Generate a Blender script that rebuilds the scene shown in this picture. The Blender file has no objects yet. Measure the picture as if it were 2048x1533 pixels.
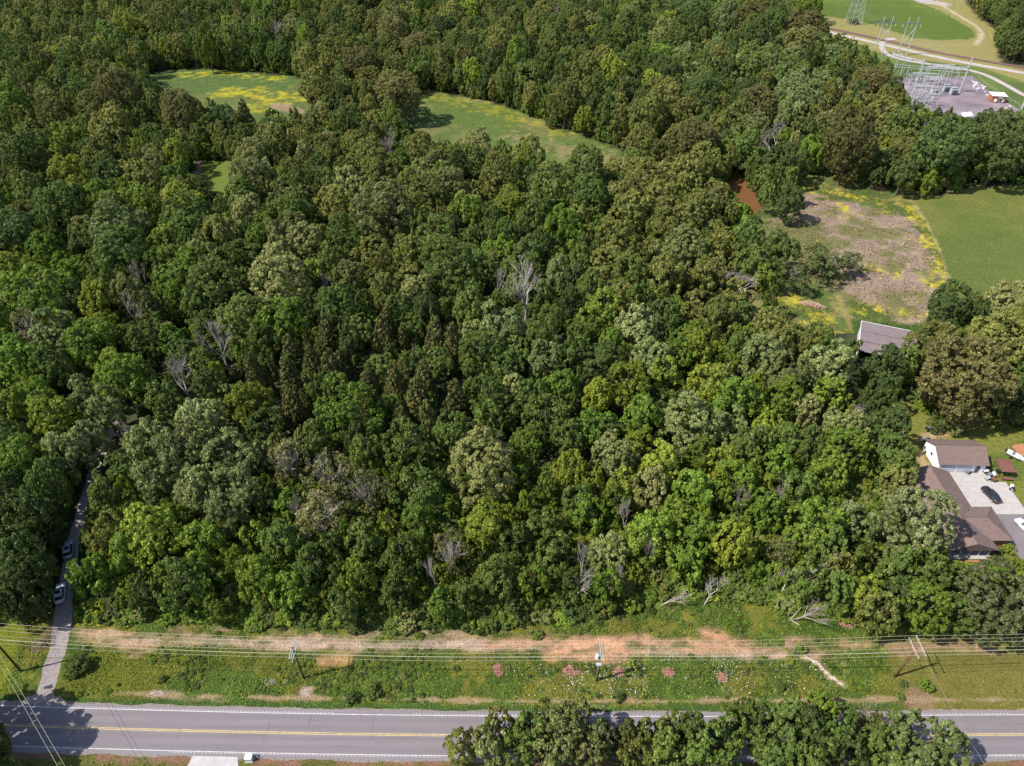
import bpy, math, random
import numpy as np
from mathutils import Vector, Matrix

random.seed(7); rng = np.random.default_rng(7)
S = bpy.context.scene
COL = S.collection

# ------------------------------------------------------------------ camera, sky, sun, exposure
CAM_H = 120.0; F_PX = 1420.0; PITCH = math.radians(40)
cam_d = bpy.data.cameras.new('camera'); cam = bpy.data.objects.new('camera', cam_d); COL.objects.link(cam)
cam.location = (0, 0, CAM_H); cam.rotation_euler = (math.radians(50), 0, 0)
cam_d.sensor_width = 36; cam_d.lens = 36 * F_PX / 2048; cam_d.clip_end = 6000; cam_d.clip_start = 1
S.camera = cam
SUN_EL = math.radians(50); SUN_DIR = Vector((-0.96, -0.29, 0)).normalized()      # towards the sun, on the ground
world = bpy.data.worlds.new('World'); S.world = world; world.use_nodes = True
wn = world.node_tree; bg = wn.nodes['Background']
sky = wn.nodes.new('ShaderNodeTexSky'); sky.sky_type = 'NISHITA'; sky.sun_disc = False
sky.sun_elevation = SUN_EL; sky.sun_rotation = math.atan2(SUN_DIR.x, SUN_DIR.y)
wn.links.new(sky.outputs[0], bg.inputs[0]); bg.inputs[1].default_value = 0.125
sun_d = bpy.data.lights.new('sun', 'SUN'); sun_d.energy = 4.6; sun_d.angle = math.radians(0.53); sun_d.color = (1, 0.95, 0.86)
sun = bpy.data.objects.new('sun', sun_d); COL.objects.link(sun)
tosun = Vector((SUN_DIR.x * math.cos(SUN_EL), SUN_DIR.y * math.cos(SUN_EL), math.sin(SUN_EL)))
sun.rotation_euler = tosun.to_track_quat('Z', 'Y').to_euler(); sun.location = (-60, -20, 200)
S.view_settings.view_transform = 'Standard'; S.view_settings.look = 'None'
S.view_settings.exposure = 0.78; S.view_settings.gamma = 1; S.view_settings.use_curve_mapping = False
S.render.engine = 'CYCLES'
S.cycles.max_bounces = 5; S.cycles.diffuse_bounces = 2; S.cycles.transmission_bounces = 3; S.cycles.glossy_bounces = 2
S.cycles.transparent_max_bounces = 4

# ------------------------------------------------------------------ survey helpers: photo pixel <-> place on the ground
cP, sP = math.cos(PITCH), math.sin(PITCH)
def G(px, py, z=0.0):
    u = px - 1024; v = py - 766.5
    k = (CAM_H - z) / (F_PX * sP + v * cP)
    return np.array([u * k, (F_PX * cP - v * sP) * k])
def GP(pts, z=0.0): return np.array([G(a, b, z) for a, b in pts])
def proj(X, Y, Z):
    X, Y, Z = map(np.asarray, (X, Y, Z))
    d = Y * cP + (CAM_H - Z) * sP
    v = (-Y * sP + (CAM_H - Z) * cP) / d * F_PX
    return 1024 + X / d * F_PX, 766.5 + v, d
def G3(px, py, z=0.0):
    a = G(px, py, z); return (float(a[0]), float(a[1]), z)

def in_poly(x, y, poly):
    x = np.asarray(x, float); y = np.asarray(y, float); ins = np.zeros(x.shape, bool)
    n = len(poly)
    for i in range(n):
        x1, y1 = poly[i]; x2, y2 = poly[(i + 1) % n]
        if y1 == y2: continue
        c = ((y1 > y) != (y2 > y)) & (x < (x2 - x1) * (y - y1) / (y2 - y1) + x1)
        ins ^= c
    return ins
def seg_dist(x, y, pts, closed=False):
    d = np.full(np.shape(x), 1e9); n = len(pts)
    for i in range(n if closed else n - 1):
        x1, y1 = pts[i]; x2, y2 = pts[(i + 1) % n]; dx, dy = x2 - x1, y2 - y1
        t = np.clip(((x - x1) * dx + (y - y1) * dy) / (dx * dx + dy * dy + 1e-9), 0, 1)
        d = np.minimum(d, np.hypot(x - x1 - t * dx, y - y1 - t * dy))
    return d
def sdist(x, y, poly):                                     # positive inside
    d = seg_dist(x, y, poly, True); return np.where(in_poly(x, y, poly), d, -d)
def vnoise(x, y, s, seed):
    x = np.asarray(x) / s + seed * 17.3 + 1000; y = np.asarray(y) / s - seed * 9.1 + 1000
    xi = np.floor(x).astype(np.int64); yi = np.floor(y).astype(np.int64); fx = x - xi; fy = y - yi
    fx = fx * fx * (3 - 2 * fx); fy = fy * fy * (3 - 2 * fy)
    def h(a, b):
        n = (a * 374761393 + b * 668265263 + seed * 144665) & 0x7fffffff
        n = ((n ^ (n >> 13)) * 1274126177) & 0x7fffffff
        return ((n ^ (n >> 16)) & 0xffff) / 65535.0
    return (h(xi, yi) * (1 - fx) + h(xi + 1, yi) * fx) * (1 - fy) + (h(xi, yi + 1) * (1 - fx) + h(xi + 1, yi + 1) * fx) * fy
def fbm(x, y, s, seed, o=4):
    t = 0; a = 1; n = 0
    for i in range(o):
        t = t + a * vnoise(x, y, s, seed + i); n += a; a *= 0.55; s /= 2.1
    return t / n - 0.5
def sstep(a, b, x): t = np.clip((x - a) / (b - a), 0, 1); return t * t * (3 - 2 * t)

# ------------------------------------------------------------------ objects helpers
def tag(o, label=None, cat=None, group=None, kind=None):
    if label: o['label'] = label
    if cat: o['category'] = cat
    if group: o['group'] = group
    if kind: o['kind'] = kind
    return o
def empty(name, loc=(0, 0, 0), rz=0.0, **k):
    o = bpy.data.objects.new(name, None); COL.objects.link(o); o.location = loc; o.rotation_euler = (0, 0, rz)
    o.empty_display_size = 0.5
    return tag(o, **k)
def link(name, me, parent=None, loc=(0, 0, 0)):
    o = bpy.data.objects.new(name, me); COL.objects.link(o); o.location = loc
    if parent: o.parent = parent
    return o
def np_mesh(name, V, Fq, mat=None, attrs=None, smooth=False):
    V = np.asarray(V, np.float32); Fq = np.asarray(Fq, np.int32); n, k = Fq.shape
    me = bpy.data.meshes.new(name); me.vertices.add(len(V)); me.vertices.foreach_set('co', V.ravel())
    me.loops.add(n * k); me.loops.foreach_set('vertex_index', Fq.ravel())
    me.polygons.add(n); me.polygons.foreach_set('loop_start', np.arange(0, n * k, k, dtype=np.int32))
    me.polygons.foreach_set('loop_total', np.full(n, k, np.int32))
    if smooth: me.polygons.foreach_set('use_smooth', np.ones(n, bool))
    for an, (typ, dom, arr) in (attrs or {}).items():
        a = me.attributes.new(an, typ, dom)
        a.data.foreach_set('color' if typ == 'FLOAT_COLOR' else ('vector' if typ == 'FLOAT_VECTOR' else 'value'), np.asarray(arr).ravel())
    if mat: me.materials.append(mat)
    me.update(calc_edges=True); return me
class MB:
    def __init__(s): s.v = []; s.f = []
    def add(s, V, F):
        b = len(s.v); s.v += [tuple(map(float, p)) for p in V]; s.f += [tuple(i + b for i in f) for f in F]; return s
    def box(s, c, d, rz=0.0, M=None):
        x, y, z = d[0] / 2, d[1] / 2, d[2] / 2; cr, sr = math.cos(rz), math.sin(rz)
        V = [(a * x, b * y, e * z) for e in (-1, 1) for b in (-1, 1) for a in (-1, 1)]
        V = [(c[0] + p[0] * cr - p[1] * sr, c[1] + p[0] * sr + p[1] * cr, c[2] + p[2]) for p in V]
        return s.add(V, [(0, 2, 3, 1), (4, 5, 7, 6), (0, 1, 5, 4), (2, 6, 7, 3), (0, 4, 6, 2), (1, 3, 7, 5)])
    def tube(s, pts, r, n=6, r2=None, cap=True):
        pts = [Vector(p) for p in pts]; m = len(pts); r2 = r if r2 is None else r2; b = len(s.v)
        for i, p in enumerate(pts):
            t = (pts[min(i + 1, m - 1)] - pts[max(i - 1, 0)]).normalized()
            a = t.cross(Vector((0, 0, 1)) if abs(t.z) < 0.9 else Vector((1, 0, 0))).normalized(); bb = t.cross(a)
            rr = r + (r2 - r) * i / max(1, m - 1)
            for k in range(n):
                th = 2 * math.pi * k / n; q = p + a * (rr * math.cos(th)) + bb * (rr * math.sin(th)); s.v.append(tuple(q))
        for i in range(m - 1):
            for k in range(n):
                k2 = (k + 1) % n; s.f.append((b + i * n + k, b + i * n + k2, b + (i + 1) * n + k2, b + (i + 1) * n + k))
        if cap and n > 2: s.f.append(tuple(b + k for k in reversed(range(n)))); s.f.append(tuple(b + (m - 1) * n + k for k in range(n)))
        return s
    def prism(s, poly, z0, z1):
        n = len(poly); a = sum(poly[i][0] * poly[(i + 1) % n][1] - poly[(i + 1) % n][0] * poly[i][1] for i in range(n))
        if a < 0: poly = poly[::-1]
        V = [(p[0], p[1], z0) for p in poly] + [(p[0], p[1], z1) for p in poly]
        return s.add(V, [tuple(reversed(range(n))), tuple(range(n, 2 * n))] + [(i, (i + 1) % n, n + (i + 1) % n, n + i) for i in range(n)])
    def slab(s, quad, t):                                   # sloping sheet with thickness t
        q = [Vector(p) for p in quad]; nn = (q[1] - q[0]).cross(q[2] - q[0]).normalized()
        if nn.z < 0: q.reverse(); nn = -nn
        n = len(q); V = [p - nn * t for p in q] + q
        return s.add(V, [tuple(reversed(range(n))), tuple(range(n, 2 * n))] + [(i, (i + 1) % n, n + (i + 1) % n, n + i) for i in range(n)])
    def mesh(s, name, mat=None, smooth=False):
        me = bpy.data.meshes.new(name); me.from_pydata(s.v, [], s.f)
        if mat: me.materials.append(mat)
        if smooth: me.polygons.foreach_set('use_smooth', [True] * len(me.polygons))
        me.update(); return me
    def obj(s, name, mat, parent=None, smooth=False, loc=(0, 0, 0)): return link(name, s.mesh(name, mat, smooth), parent, loc)

# ------------------------------------------------------------------ materials
def nodes(name):
    m = bpy.data.materials.new(name); m.use_nodes = True; nt = m.node_tree; return m, nt, nt.nodes['Principled BSDF']
def mat(name, col, rough=0.8, var=0.18, scale=1.5, metal=0.0, bump=0.0, spec=0.3):
    m, nt, b = nodes(name); N = nt.nodes; L = nt.links
    tc = N.new('ShaderNodeTexCoord'); no = N.new('ShaderNodeTexNoise'); no.inputs['Scale'].default_value = scale; no.inputs['Detail'].default_value = 6
    L.new(tc.outputs['Object'], no.inputs['Vector'])
    mr = N.new('ShaderNodeMapRange'); mr.inputs[1].default_value = 0.25; mr.inputs[2].default_value = 0.75
    mr.inputs[3].default_value = 1 - var; mr.inputs[4].default_value = 1 + var; L.new(no.outputs[0], mr.inputs[0])
    mx = N.new('ShaderNodeMix'); mx.data_type = 'RGBA'; mx.blend_type = 'MULTIPLY'; mx.inputs[0].default_value = 1
    mx.inputs[6].default_value = (*col, 1); L.new(mr.outputs[0], mx.inputs[7]); L.new(mx.outputs[2], b.inputs['Base Color'])
    b.inputs['Roughness'].default_value = rough; b.inputs['Metallic'].default_value = metal; b.inputs['Specular IOR Level'].default_value = spec
    if bump:
        bp = N.new('ShaderNodeBump'); bp.inputs['Strength'].default_value = bump; L.new(no.outputs[0], bp.inputs['Height']); L.new(bp.outputs[0], b.inputs['Normal'])
    return m
def attr_mat(name, rough=0.95, fine=6.0, amp=0.35, bump=0.5, bdist=0.15):
    m, nt, b = nodes(name); N = nt.nodes; L = nt.links
    at = N.new('ShaderNodeAttribute'); at.attribute_name = 'Col'
    tc = N.new('ShaderNodeTexCoord')
    no = N.new('ShaderNodeTexNoise'); no.inputs['Scale'].default_value = fine; no.inputs['Detail'].default_value = 8; no.inputs['Roughness'].default_value = 0.7
    L.new(tc.outputs['Object'], no.inputs['Vector'])
    mr = N.new('ShaderNodeMapRange'); mr.inputs[1].default_value = 0.3; mr.inputs[2].default_value = 0.7; mr.inputs[3].default_value = 1 - amp; mr.inputs[4].default_value = 1 + amp
    L.new(no.outputs[0], mr.inputs[0])
    mx = N.new('ShaderNodeMix'); mx.data_type = 'RGBA'; mx.blend_type = 'MULTIPLY'; mx.inputs[0].default_value = 1
    L.new(at.outputs['Color'], mx.inputs[6]); L.new(mr.outputs[0], mx.inputs[7]); L.new(mx.outputs[2], b.inputs['Base Color'])
    b.inputs['Roughness'].default_value = rough; b.inputs['Specular IOR Level'].default_value = 0.1
    bp = N.new('ShaderNodeBump'); bp.inputs['Strength'].default_value = bump; bp.inputs['Distance'].default_value = bdist
    L.new(no.outputs[0], bp.inputs['Height']); L.new(bp.outputs[0], b.inputs['Normal'])
    return m
def leaf_mat(name, dark, light, tip=None, trans=0.36, rough=0.6, hue=0.010):
    m, nt, b = nodes(name); N = nt.nodes; L = nt.links
    at = N.new('ShaderNodeAttribute'); at.attribute_name = 'v'
    oi = N.new('ShaderNodeObjectInfo')
    ad = N.new('ShaderNodeMath'); ad.operation = 'MULTIPLY_ADD'; L.new(oi.outputs['Random'], ad.inputs[0]); ad.inputs[1].default_value = 0.34; ad.inputs[2].default_value = -0.17
    a2 = N.new('ShaderNodeMath'); a2.operation = 'ADD'; L.new(ad.outputs[0], a2.inputs[0]); L.new(at.outputs['Fac'], a2.inputs[1])
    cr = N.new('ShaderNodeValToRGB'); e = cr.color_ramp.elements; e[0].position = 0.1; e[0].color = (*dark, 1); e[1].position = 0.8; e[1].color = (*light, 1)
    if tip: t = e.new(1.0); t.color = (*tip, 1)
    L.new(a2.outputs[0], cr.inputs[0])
    hs = N.new('ShaderNodeHueSaturation')
    m1 = N.new('ShaderNodeMath'); m1.operation = 'MULTIPLY'; L.new(oi.outputs['Random'], m1.inputs[0]); m1.inputs[1].default_value = 7.31
    m2 = N.new('ShaderNodeMath'); m2.operation = 'FRACT'; L.new(m1.outputs[0], m2.inputs[0])
    m3 = N.new('ShaderNodeMath'); m3.operation = 'MULTIPLY_ADD'; L.new(m2.outputs[0], m3.inputs[0]); m3.inputs[1].default_value = hue * 2; m3.inputs[2].default_value = 0.5 - hue
    m4 = N.new('ShaderNodeMath'); m4.operation = 'MULTIPLY'; L.new(oi.outputs['Random'], m4.inputs[0]); m4.inputs[1].default_value = 13.7
    m5 = N.new('ShaderNodeMath'); m5.operation = 'FRACT'; L.new(m4.outputs[0], m5.inputs[0])
    m6 = N.new('ShaderNodeMath'); m6.operation = 'MULTIPLY_ADD'; L.new(m5.outputs[0], m6.inputs[0]); m6.inputs[1].default_value = 0.34; m6.inputs[2].default_value = 0.84
    L.new(m3.outputs[0], hs.inputs['Hue']); L.new(m6.outputs[0], hs.inputs['Value']); L.new(cr.outputs[0], hs.inputs['Color'])
    L.new(hs.outputs[0], b.inputs['Base Color']); b.inputs['Roughness'].default_value = rough; b.inputs['Specular IOR Level'].default_value = 0.25
    tr = N.new('ShaderNodeBsdfTranslucent'); L.new(hs.outputs[0], tr.inputs[0])
    mx = N.new('ShaderNodeMixShader'); mx.inputs[0].default_value = trans; L.new(b.outputs[0], mx.inputs[1]); L.new(tr.outputs[0], mx.inputs[2])
    L.new(mx.outputs[0], N['Material Output'].inputs[0])
    return m
ground_m = attr_mat('soil_and_grass', fine=1.3, amp=0.45, bump=0.6, bdist=0.3)
fine_m = attr_mat('rough_grass', fine=3.6, amp=0.62, bump=1.0, bdist=0.25)
weed_m = attr_mat('weed_leaves', fine=3, amp=0.2, bump=0)
asphalt_m = mat('asphalt', (0.150, 0.132, 0.142), 0.9, 0.12, 0.35, bump=0.05)
gravel_m = mat('gravel', (0.205, 0.175, 0.168), 0.95, 0.35, 2.5, bump=0.3)
concrete_m = mat('concrete', (0.34, 0.315, 0.30), 0.85, 0.12, 0.6)
white_line = mat('white_paint', (0.43, 0.41, 0.41), 0.7, 0.3, 2)
yellow_line = mat('yellow_paint', (0.42, 0.31, 0.13), 0.7, 0.3, 2)
wood_dark = mat('weathered_pole_wood', (0.055, 0.036, 0.028), 0.9, 0.3, 4)
wood_red = mat('reddish_pole_wood', (0.16, 0.065, 0.035), 0.9, 0.3, 4)
wood_grey = mat('grey_pole_wood', (0.22, 0.17, 0.12), 0.9, 0.3, 4)
arm_m = mat('bleached_crossarm_wood', (0.33, 0.31, 0.30), 0.8, 0.2, 4)
wire_m = mat('aluminium_wire', (0.36, 0.34, 0.25), 0.6, 0.05, 1, metal=0.1)
wire_dk = mat('dull_wire', (0.30, 0.27, 0.24), 0.5, 0.05, 1, metal=0.2)
ceramic = mat('grey_ceramic', (0.5, 0.48, 0.48), 0.3, 0.05, 3)
bark_m = mat('bark', (0.11, 0.085, 0.065), 0.95, 0.35, 3)
palebark = mat('bleached_dead_wood', (0.38, 0.33, 0.30), 0.9, 0.3, 2)
twig_m = mat('dead_twigs', (0.33, 0.27, 0.245), 0.9, 0.3, 2)
shingle = mat('brown_shingles', (0.150, 0.102, 0.092), 0.9, 0.2, 1.8, bump=0.15)
shingle_d = mat('ridge_cap_shingles', (0.10, 0.072, 0.07), 0.9, 0.12, 1.2)
siding_w = mat('white_siding', (0.70, 0.71, 0.73), 0.6, 0.05, 2)
siding_g = mat('grey_door_paint', (0.42, 0.43, 0.50), 0.6, 0.05, 2)
brick_m = mat('orange_brick', (0.30, 0.12, 0.07), 0.9, 0.25, 3)
glass_m = mat('dark_glass', (0.02, 0.025, 0.03), 0.08, 0.1, 1, spec=0.8)
tin_m = mat('dull_tin_roof', (0.160, 0.128, 0.132), 0.7, 0.16, 0.5)
tin_w = mat('pale_trim', (0.52, 0.48, 0.5), 0.6, 0.1, 1)
steel_m = mat('galvanised_steel', (0.36, 0.38, 0.40), 0.55, 0.15, 1, metal=0.1)
steel_d = mat('dark_steel', (0.13, 0.15, 0.17), 0.6, 0.15, 1)
black_m = mat('black_rubber', (0.015, 0.015, 0.016), 0.8, 0.2, 4)
rust_m = mat('rusty_brown_metal', (0.14, 0.06, 0.045), 0.8, 0.25, 1)
white_pl = mat('white_plastic', (0.72, 0.72, 0.70), 0.5, 0.08, 3)
red_m = mat('faded_red_paint', (0.42, 0.07, 0.06), 0.7, 0.3, 2)
mulch_m = mat('pink_brown_wood_litter', (0.30, 0.15, 0.115), 0.95, 0.35, 2)
debris_m = mat('dry_brush', (0.34, 0.22, 0.16), 0.95, 0.35, 2)
ballast_m = mat('railway_ballast', (0.14, 0.075, 0.065), 0.95, 0.2, 1)
pad_m = mat('crushed_stone', (0.175, 0.140, 0.155), 0.95, 0.45, 0.10, bump=0.1)
water_m = mat('muddy_water', (0.135, 0.062, 0.025), 0.25, 0.08, 0.08, spec=0.3)
roadgravel = mat('pale_road_gravel', (0.34, 0.29, 0.27), 0.95, 0.15, 0.3)
stone_m = mat('pale_rock', (0.40, 0.33, 0.28), 0.95, 0.3, 2)

# ------------------------------------------------------------------ the lay of the land: where each kind of cover lies
FLOOR = (0.030, 0.036, 0.015)
HAY = (0.086, 0.112, 0.026); LUSH = (0.060, 0.092, 0.016); YEL = (0.150, 0.150, 0.022); DIRT = (0.36, 0.225, 0.150); PINK = (0.235, 0.172, 0.128)
FLOWER = (0.42, 0.35, 0.012); LAWN = (0.135, 0.140, 0.030)
road_c = GP([(0,1453),(350,1459),(700,1470),(920,1473),(1900,1469.5),(2048,1471)])
rc = np.polyfit(np.r_[road_c[:, 0], -160, 160], np.r_[road_c[:, 1], 56.5, 51.6], 4)
road_y = lambda x: np.polyval(rc, x)
ROADSIDE_EDGE = [(-400,1215),(0,1250),(100,1228),(150,1228),(230,1250),(300,1243),(500,1250),(700,1258),(1000,1262),(1100,1250),(1220,1225),(1330,1205),(1450,1195),(1560,1215),(1650,1232),(1760,1262),(1850,1272),(1950,1262),(2048,1290),(2400,1300)]
A_poly = GP([(290,150),(335,140),(394,138),(497,144),(590,152),(640,180),(640,260),(514,290),(400,260),(300,215)])
B_poly = GP([(800,185),(872,180),(899,188),(954,200),(1009,213),(1084,241),(1135,262),(1194,280),(1240,295),(1290,340),(1150,400),(1000,330),(880,310),(800,280)])
C_poly = GP([(380,318),(470,322),(490,390),(470,420),(420,400),(390,360)])
D_poly = GP([(1560,345),(1660,350),(1759,365),(1800,380),(1882,390),(1944,372),(2150,370),(2300,560),(2200,600),(1990,600),(1900,620),(1860,680),(1700,680),(1600,660),(1500,620),(1480,520),(1500,440)])
DIRTF = GP([(1600,392),(1640,398),(1700,405),(1793,425),(1840,465),(1872,520),(1893,590),(1850,640),(1780,640),(1735,605),(1690,600),(1600,560),(1530,540),(1530,450)])
HAYF = GP([(1815,398),(1882,395),(1944,375),(2400,360),(2600,640),(1990,640),(1920,612),(1903,575),(1878,500),(1850,440)])
E_poly = GP([(1600,-60),(1899,-60),(1939,16),(1963,42),(1989,58),(1995,112),(2009,128),(2300,160),(2400,330),(2040,262),(1900,262),(1830,240),(1780,170),(1725,125),(1620,85)])
GREEN_E = GP([(1560,-60),(1800,-50),(1845,8),(1880,22),(1920,45),(1948,62),(1953,75),(1938,80),(1880,81),(1826,76),(1780,62),(1735,47),(1690,38),(1610,30)])
SUB_G = GP([(1600,75),(1760,105),(1830,120),(1960,135),(2060,170),(2400,240),(2400,330),(1990,260),(1960,225),(1940,170),(1800,165),(1740,140)])
LAWN1 = GP([(1770,850),(1800,790),(1900,800),(2300,800),(2300,1150),(2030,1140),(1880,1140),(1850,960),(1800,930)])

def ground_colour(X, Y):
    n1 = fbm(X, Y, 14, 1); n2 = fbm(X, Y, 3.2, 5); n3 = fbm(X, Y, 45, 9, 3); n4 = fbm(X, Y, 1.2, 12, 2)
    C = np.zeros(X.shape + (3,)); C[:] = FLOOR
    C *= (1 + 0.8 * n2 + 0.6 * n1)[..., None]
    def lay(m, col, var=0.35, n=None):
        nonlocal C
        nn = (n2 + 0.6 * n4) if n is None else n
        col = np.asarray(col) * (1 + var * nn)[..., None]
        C = C * (1 - m[..., None]) + col * m[..., None]
    def P(poly, soft=2.0, amp=6.0, off=0.0): return sstep(-soft / 2, soft / 2, sdist(X, Y, poly) + off + amp * n2 + amp * 0.6 * n1)
    def Bd(pts, w, soft=0.8, amp=2.0):
        pts = GP(pts) if not isinstance(pts, np.ndarray) else pts
        return sstep(-soft / 2, soft / 2, w - seg_dist(X, Y, pts) + amp * n2 + amp * 0.4 * n4)
    # far meadows
    near = (Y < 95)
    a = P(A_poly, 6, 8); lay(a, (0.072, 0.108, 0.030)); lay(a * sstep(0.02, 0.16, n3 + 0.25 * n1), (0.10, 0.12, 0.035))
    lay(a * 0.8 * sstep(-0.30, 0.15, n4 + .5 * n2) * sstep(-5, 5, sdist(X, Y, GP([(400,205),(430,180),(470,172),(520,172),(550,185),(600,170),(605,220),(530,230),(490,235),(470,205)])) + 34 * n1 + 34 * n2 - 11), (0.34, 0.29, 0.016), 0.35)
    lay(a * 0.7 * Bd([(375,150),(440,147),(500,150),(560,157)], 1.6, 6, 20), (0.36, 0.31, 0.016), 0.4)
    lay(a * Bd([(548,212),(600,222)], 2.5, 3, 14), (0.22, 0.16, 0.10))
    b = P(B_poly, 6, 8); lay(b, (0.082, 0.115, 0.028)); lay(b * sstep(0.0, 0.14, n1 + 0.3 * n2), (0.125, 0.130, 0.045), 0.3)
    lay(b * 0.38 * sstep(-0.3, 0.15, n4 + .5 * n2) * Bd([(880,195),(940,206),(1000,225),(1060,245),(1120,265)], 2.0, 6, 26), (0.34, 0.27, 0.010), 0.25)
    lay(b * 0.6 * Bd([(1040,275),(1110,300),(1190,310),(1240,330)], 5, 5, 22), (0.21, 0.16, 0.085))
    cc = P(C_poly, 4, 3); lay(cc, (0.105, 0.135, 0.025), 0.2); lay(cc * Bd([(400,322),(390,345),(380,370)], 1.6, 1.5, 2), (0.24, 0.18, 0.13))
    # dirt field and hay field
    d = P(D_poly, 3, 5); lay(d, (0.080, 0.105, 0.028)); lay(d * sstep(0.0, 0.12, n2 + 0.4 * n1), (0.16, 0.145, 0.050))
    df = P(DIRTF, 2.5, 9); lay(df, PINK, 0.35); lay(df * 0.85 * sstep(-0.04, 0.18, fbm(X, Y, 8, 31) + .25 * n4), (0.115, 0.115, 0.038), 0.4)
    lay(df * P(GP([(1530,440),(1640,450),(1690,560),(1640,590),(1530,560)]), 6, 16), (0.12, 0.115, 0.045), 0.5)
    for pts, w in (([(1590,372),(1640,380),(1700,392),(1735,398)], 1.6), ([(1686,412),(1696,436)], 1.2), ([(1770,415),(1778,428)], .8),
                   ([(1808,408),(1818,425),(1845,448),(1862,488),(1880,530),(1897,580)], 2.0), ([(1735,537),(1790,549)], 1.4), ([(1830,480),(1850,490)], 1.2),
                   ([(1850,560),(1895,570)], 1.5), ([(1560,600),(1600,610),(1640,640)], 3.0), ([(1700,620),(1760,622),(1840,630)], 1.3), ([(1700,655),(1706,690)], .8)):
        lay(Bd(pts, w * 0.95, 3.6, 9) * 0.85 * sstep(-0.16, 0.18, fbm(X, Y, 1.2, 77)), (0.38, 0.32, 0.018), 0.6)
    lay(d * Bd([(1676,594),(1690,625),(1704,657)], 1.0, 1, 1), (0.20, 0.165, 0.06))
    lay(d * P(GP([(1700,640),(1860,655),(1860,690),(1710,680)]), 2, 2), (0.045, 0.085, 0.018))
    hf = P(HAYF, 1.5, 1.5)
    stripe = np.sin((X * 0.35 + Y * 0.94 + 3 * n3) * 2 * math.pi / 3.0)
    lay(hf, HAY, 0.18); lay(hf * 0.85 * sstep(-0.12, 0.22, n3 + 0.4 * n1), (0.140, 0.138, 0.034), 0.2); C *= (1 + hf * 0.035 * stripe)[..., None]
    lay(Bd([(1822,402),(1850,440),(1878,500),(1903,575)], 0.5, 0.6, 1.2), (0.24, 0.21, 0.07))
    # beyond: fields round the substation
    e = P(E_poly, 4, 6)
    if e.max() > 0:
        lay(e, (0.215, 0.190, 0.070), 0.15); C *= (1 + e * 0.12 * np.sin(seg_dist(X, Y, GREEN_E, True) * 1.6))[..., None]
        ge = P(GREEN_E, 3, 5) * e; lay(ge, (0.080, 0.115, 0.022), 0.2); lay(ge * sstep(0.0, 0.2, n3 + n1 * .4), (0.115, 0.145, 0.028), 0.15)
        sg = P(SUB_G, 3, 3) * e; lay(sg, (0.072, 0.100, 0.026), 0.2); lay(sg * sstep(0.0, 0.2, n3 + n1 * .4), (0.11, 0.14, 0.04), 0.15)
        lay(e * Bd([(1810,-20),(1850,4),(1880,8)], 6.5, 3, 5), (0.34, 0.31, 0.29), 0.1)
        lay(e * Bd([(1872,5),(1905,24),(1930,40),(1952,52),(1963,66),(1960,80),(1950,90)], 1.3, 1.2, 2), (0.36, 0.30, 0.20), 0.1)
        lay(e * 0.7 * Bd([(1958,90),(1890,92),(1810,86),(1778,78)], 1.2, 1.5, 3), (0.26, 0.21, 0.12), 0.1)
    # lawn round the house
    l = P(LAWN1, 2, 2.5); lay(l, LAWN, 0.25); lay(l * sstep(0.02, 0.14, n1 + 0.3 * n2), (0.085, 0.115, 0.024), 0.2)
    lay(l * Bd([(1835,880),(1858,873),(1885,872)], 0.8, 1.5, 3), (0.30, 0.21, 0.12)); lay(l * Bd([(1800,860),(1835,905),(1850,935)], 0.9, 1.5, 3), (0.26, 0.19, 0.10))
    # cleared strip by the road
    px, py, _ = proj(X, Y, 0.0); edge = np.interp(px, [p[0] for p in ROADSIDE_EDGE], [p[1] for p in ROADSIDE_EDGE])
    EP = np.array([G(p[0], p[1]) for p in ROADSIDE_EDGE])
    ey = np.interp(X, EP[:, 0], EP[:, 1])
    r = sstep(-1.0, 1.0, ey + 1.5 - Y + 4 * n2 + 2 * n1)
    if r.max() > 0 and near.any():
        lay(r, LUSH, 0.9); lay(r * sstep(-0.04, 0.12, fbm(X, Y, 6, 41) + .3 * n4), (0.125, 0.122, 0.022), 0.6)
        lf = r * sstep(1, -1, X + 88 + 0.35 * (Y - 63)); lay(lf, (0.125, 0.145, 0.014), 0.25)
        rt = r * sstep(66.2, 68.0, X + 0.4 * n2); lay(rt, (0.135, 0.125, 0.030), 0.25); lay(rt * sstep(0.05, 0.16, n1), (0.17, 0.13, 0.05), 0.2)
        lay(rt * Bd([(1790,1400),(1800,1420),(1845,1395)], 2.0, 1.2, 3), (0.22, 0.145, 0.08), .2)
        for pts, w in (([(190,1345),(270,1330),(300,1360),(250,1390)], 4.0), ([(220,1290),(380,1310),(500,1318)], 1.5), ([(640,1330),(560,1340)], 2.5)):
            lay(r * Bd(pts, w, 2.5, 3), (0.098, 0.104, 0.015), 0.4)
        na = fbm(X * .33, Y, 2.2, 61, 5); nb = fbm(X * .28, Y, .9, 67, 3)
        T = lambda pts, w, c=DIRT, s=1.3, a=4.0, k=1.0: lay(r * k * sstep(-1.1, 1.1, w * .95 - seg_dist(X, Y, GP(pts)) + a * 1.1 * na) * (0.25 + 0.75 * sstep(-0.22, 0.06, nb)), c, 0.5, n4 * 1.3 + .5 * nb)
        T([(150,1262),(200,1278),(240,1280),(300,1284)], 1.5, (0.32, 0.21, 0.12), 1.2, 5)
        T([(300,1276),(400,1270),(430,1262),(480,1284),(560,1285),(640,1278)], 1.1, (0.27, 0.18, 0.115), 1.2, 5)
        T([(640,1285),(700,1275),(760,1272),(840,1276),(980,1280)], 0.9, (0.27, 0.19, 0.12), 1.2, 4)
        T([(600,1290),(700,1292),(850,1292),(1000,1294)], 0.75, (0.32, 0.22, 0.17), 0.6, 1.2)
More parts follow.
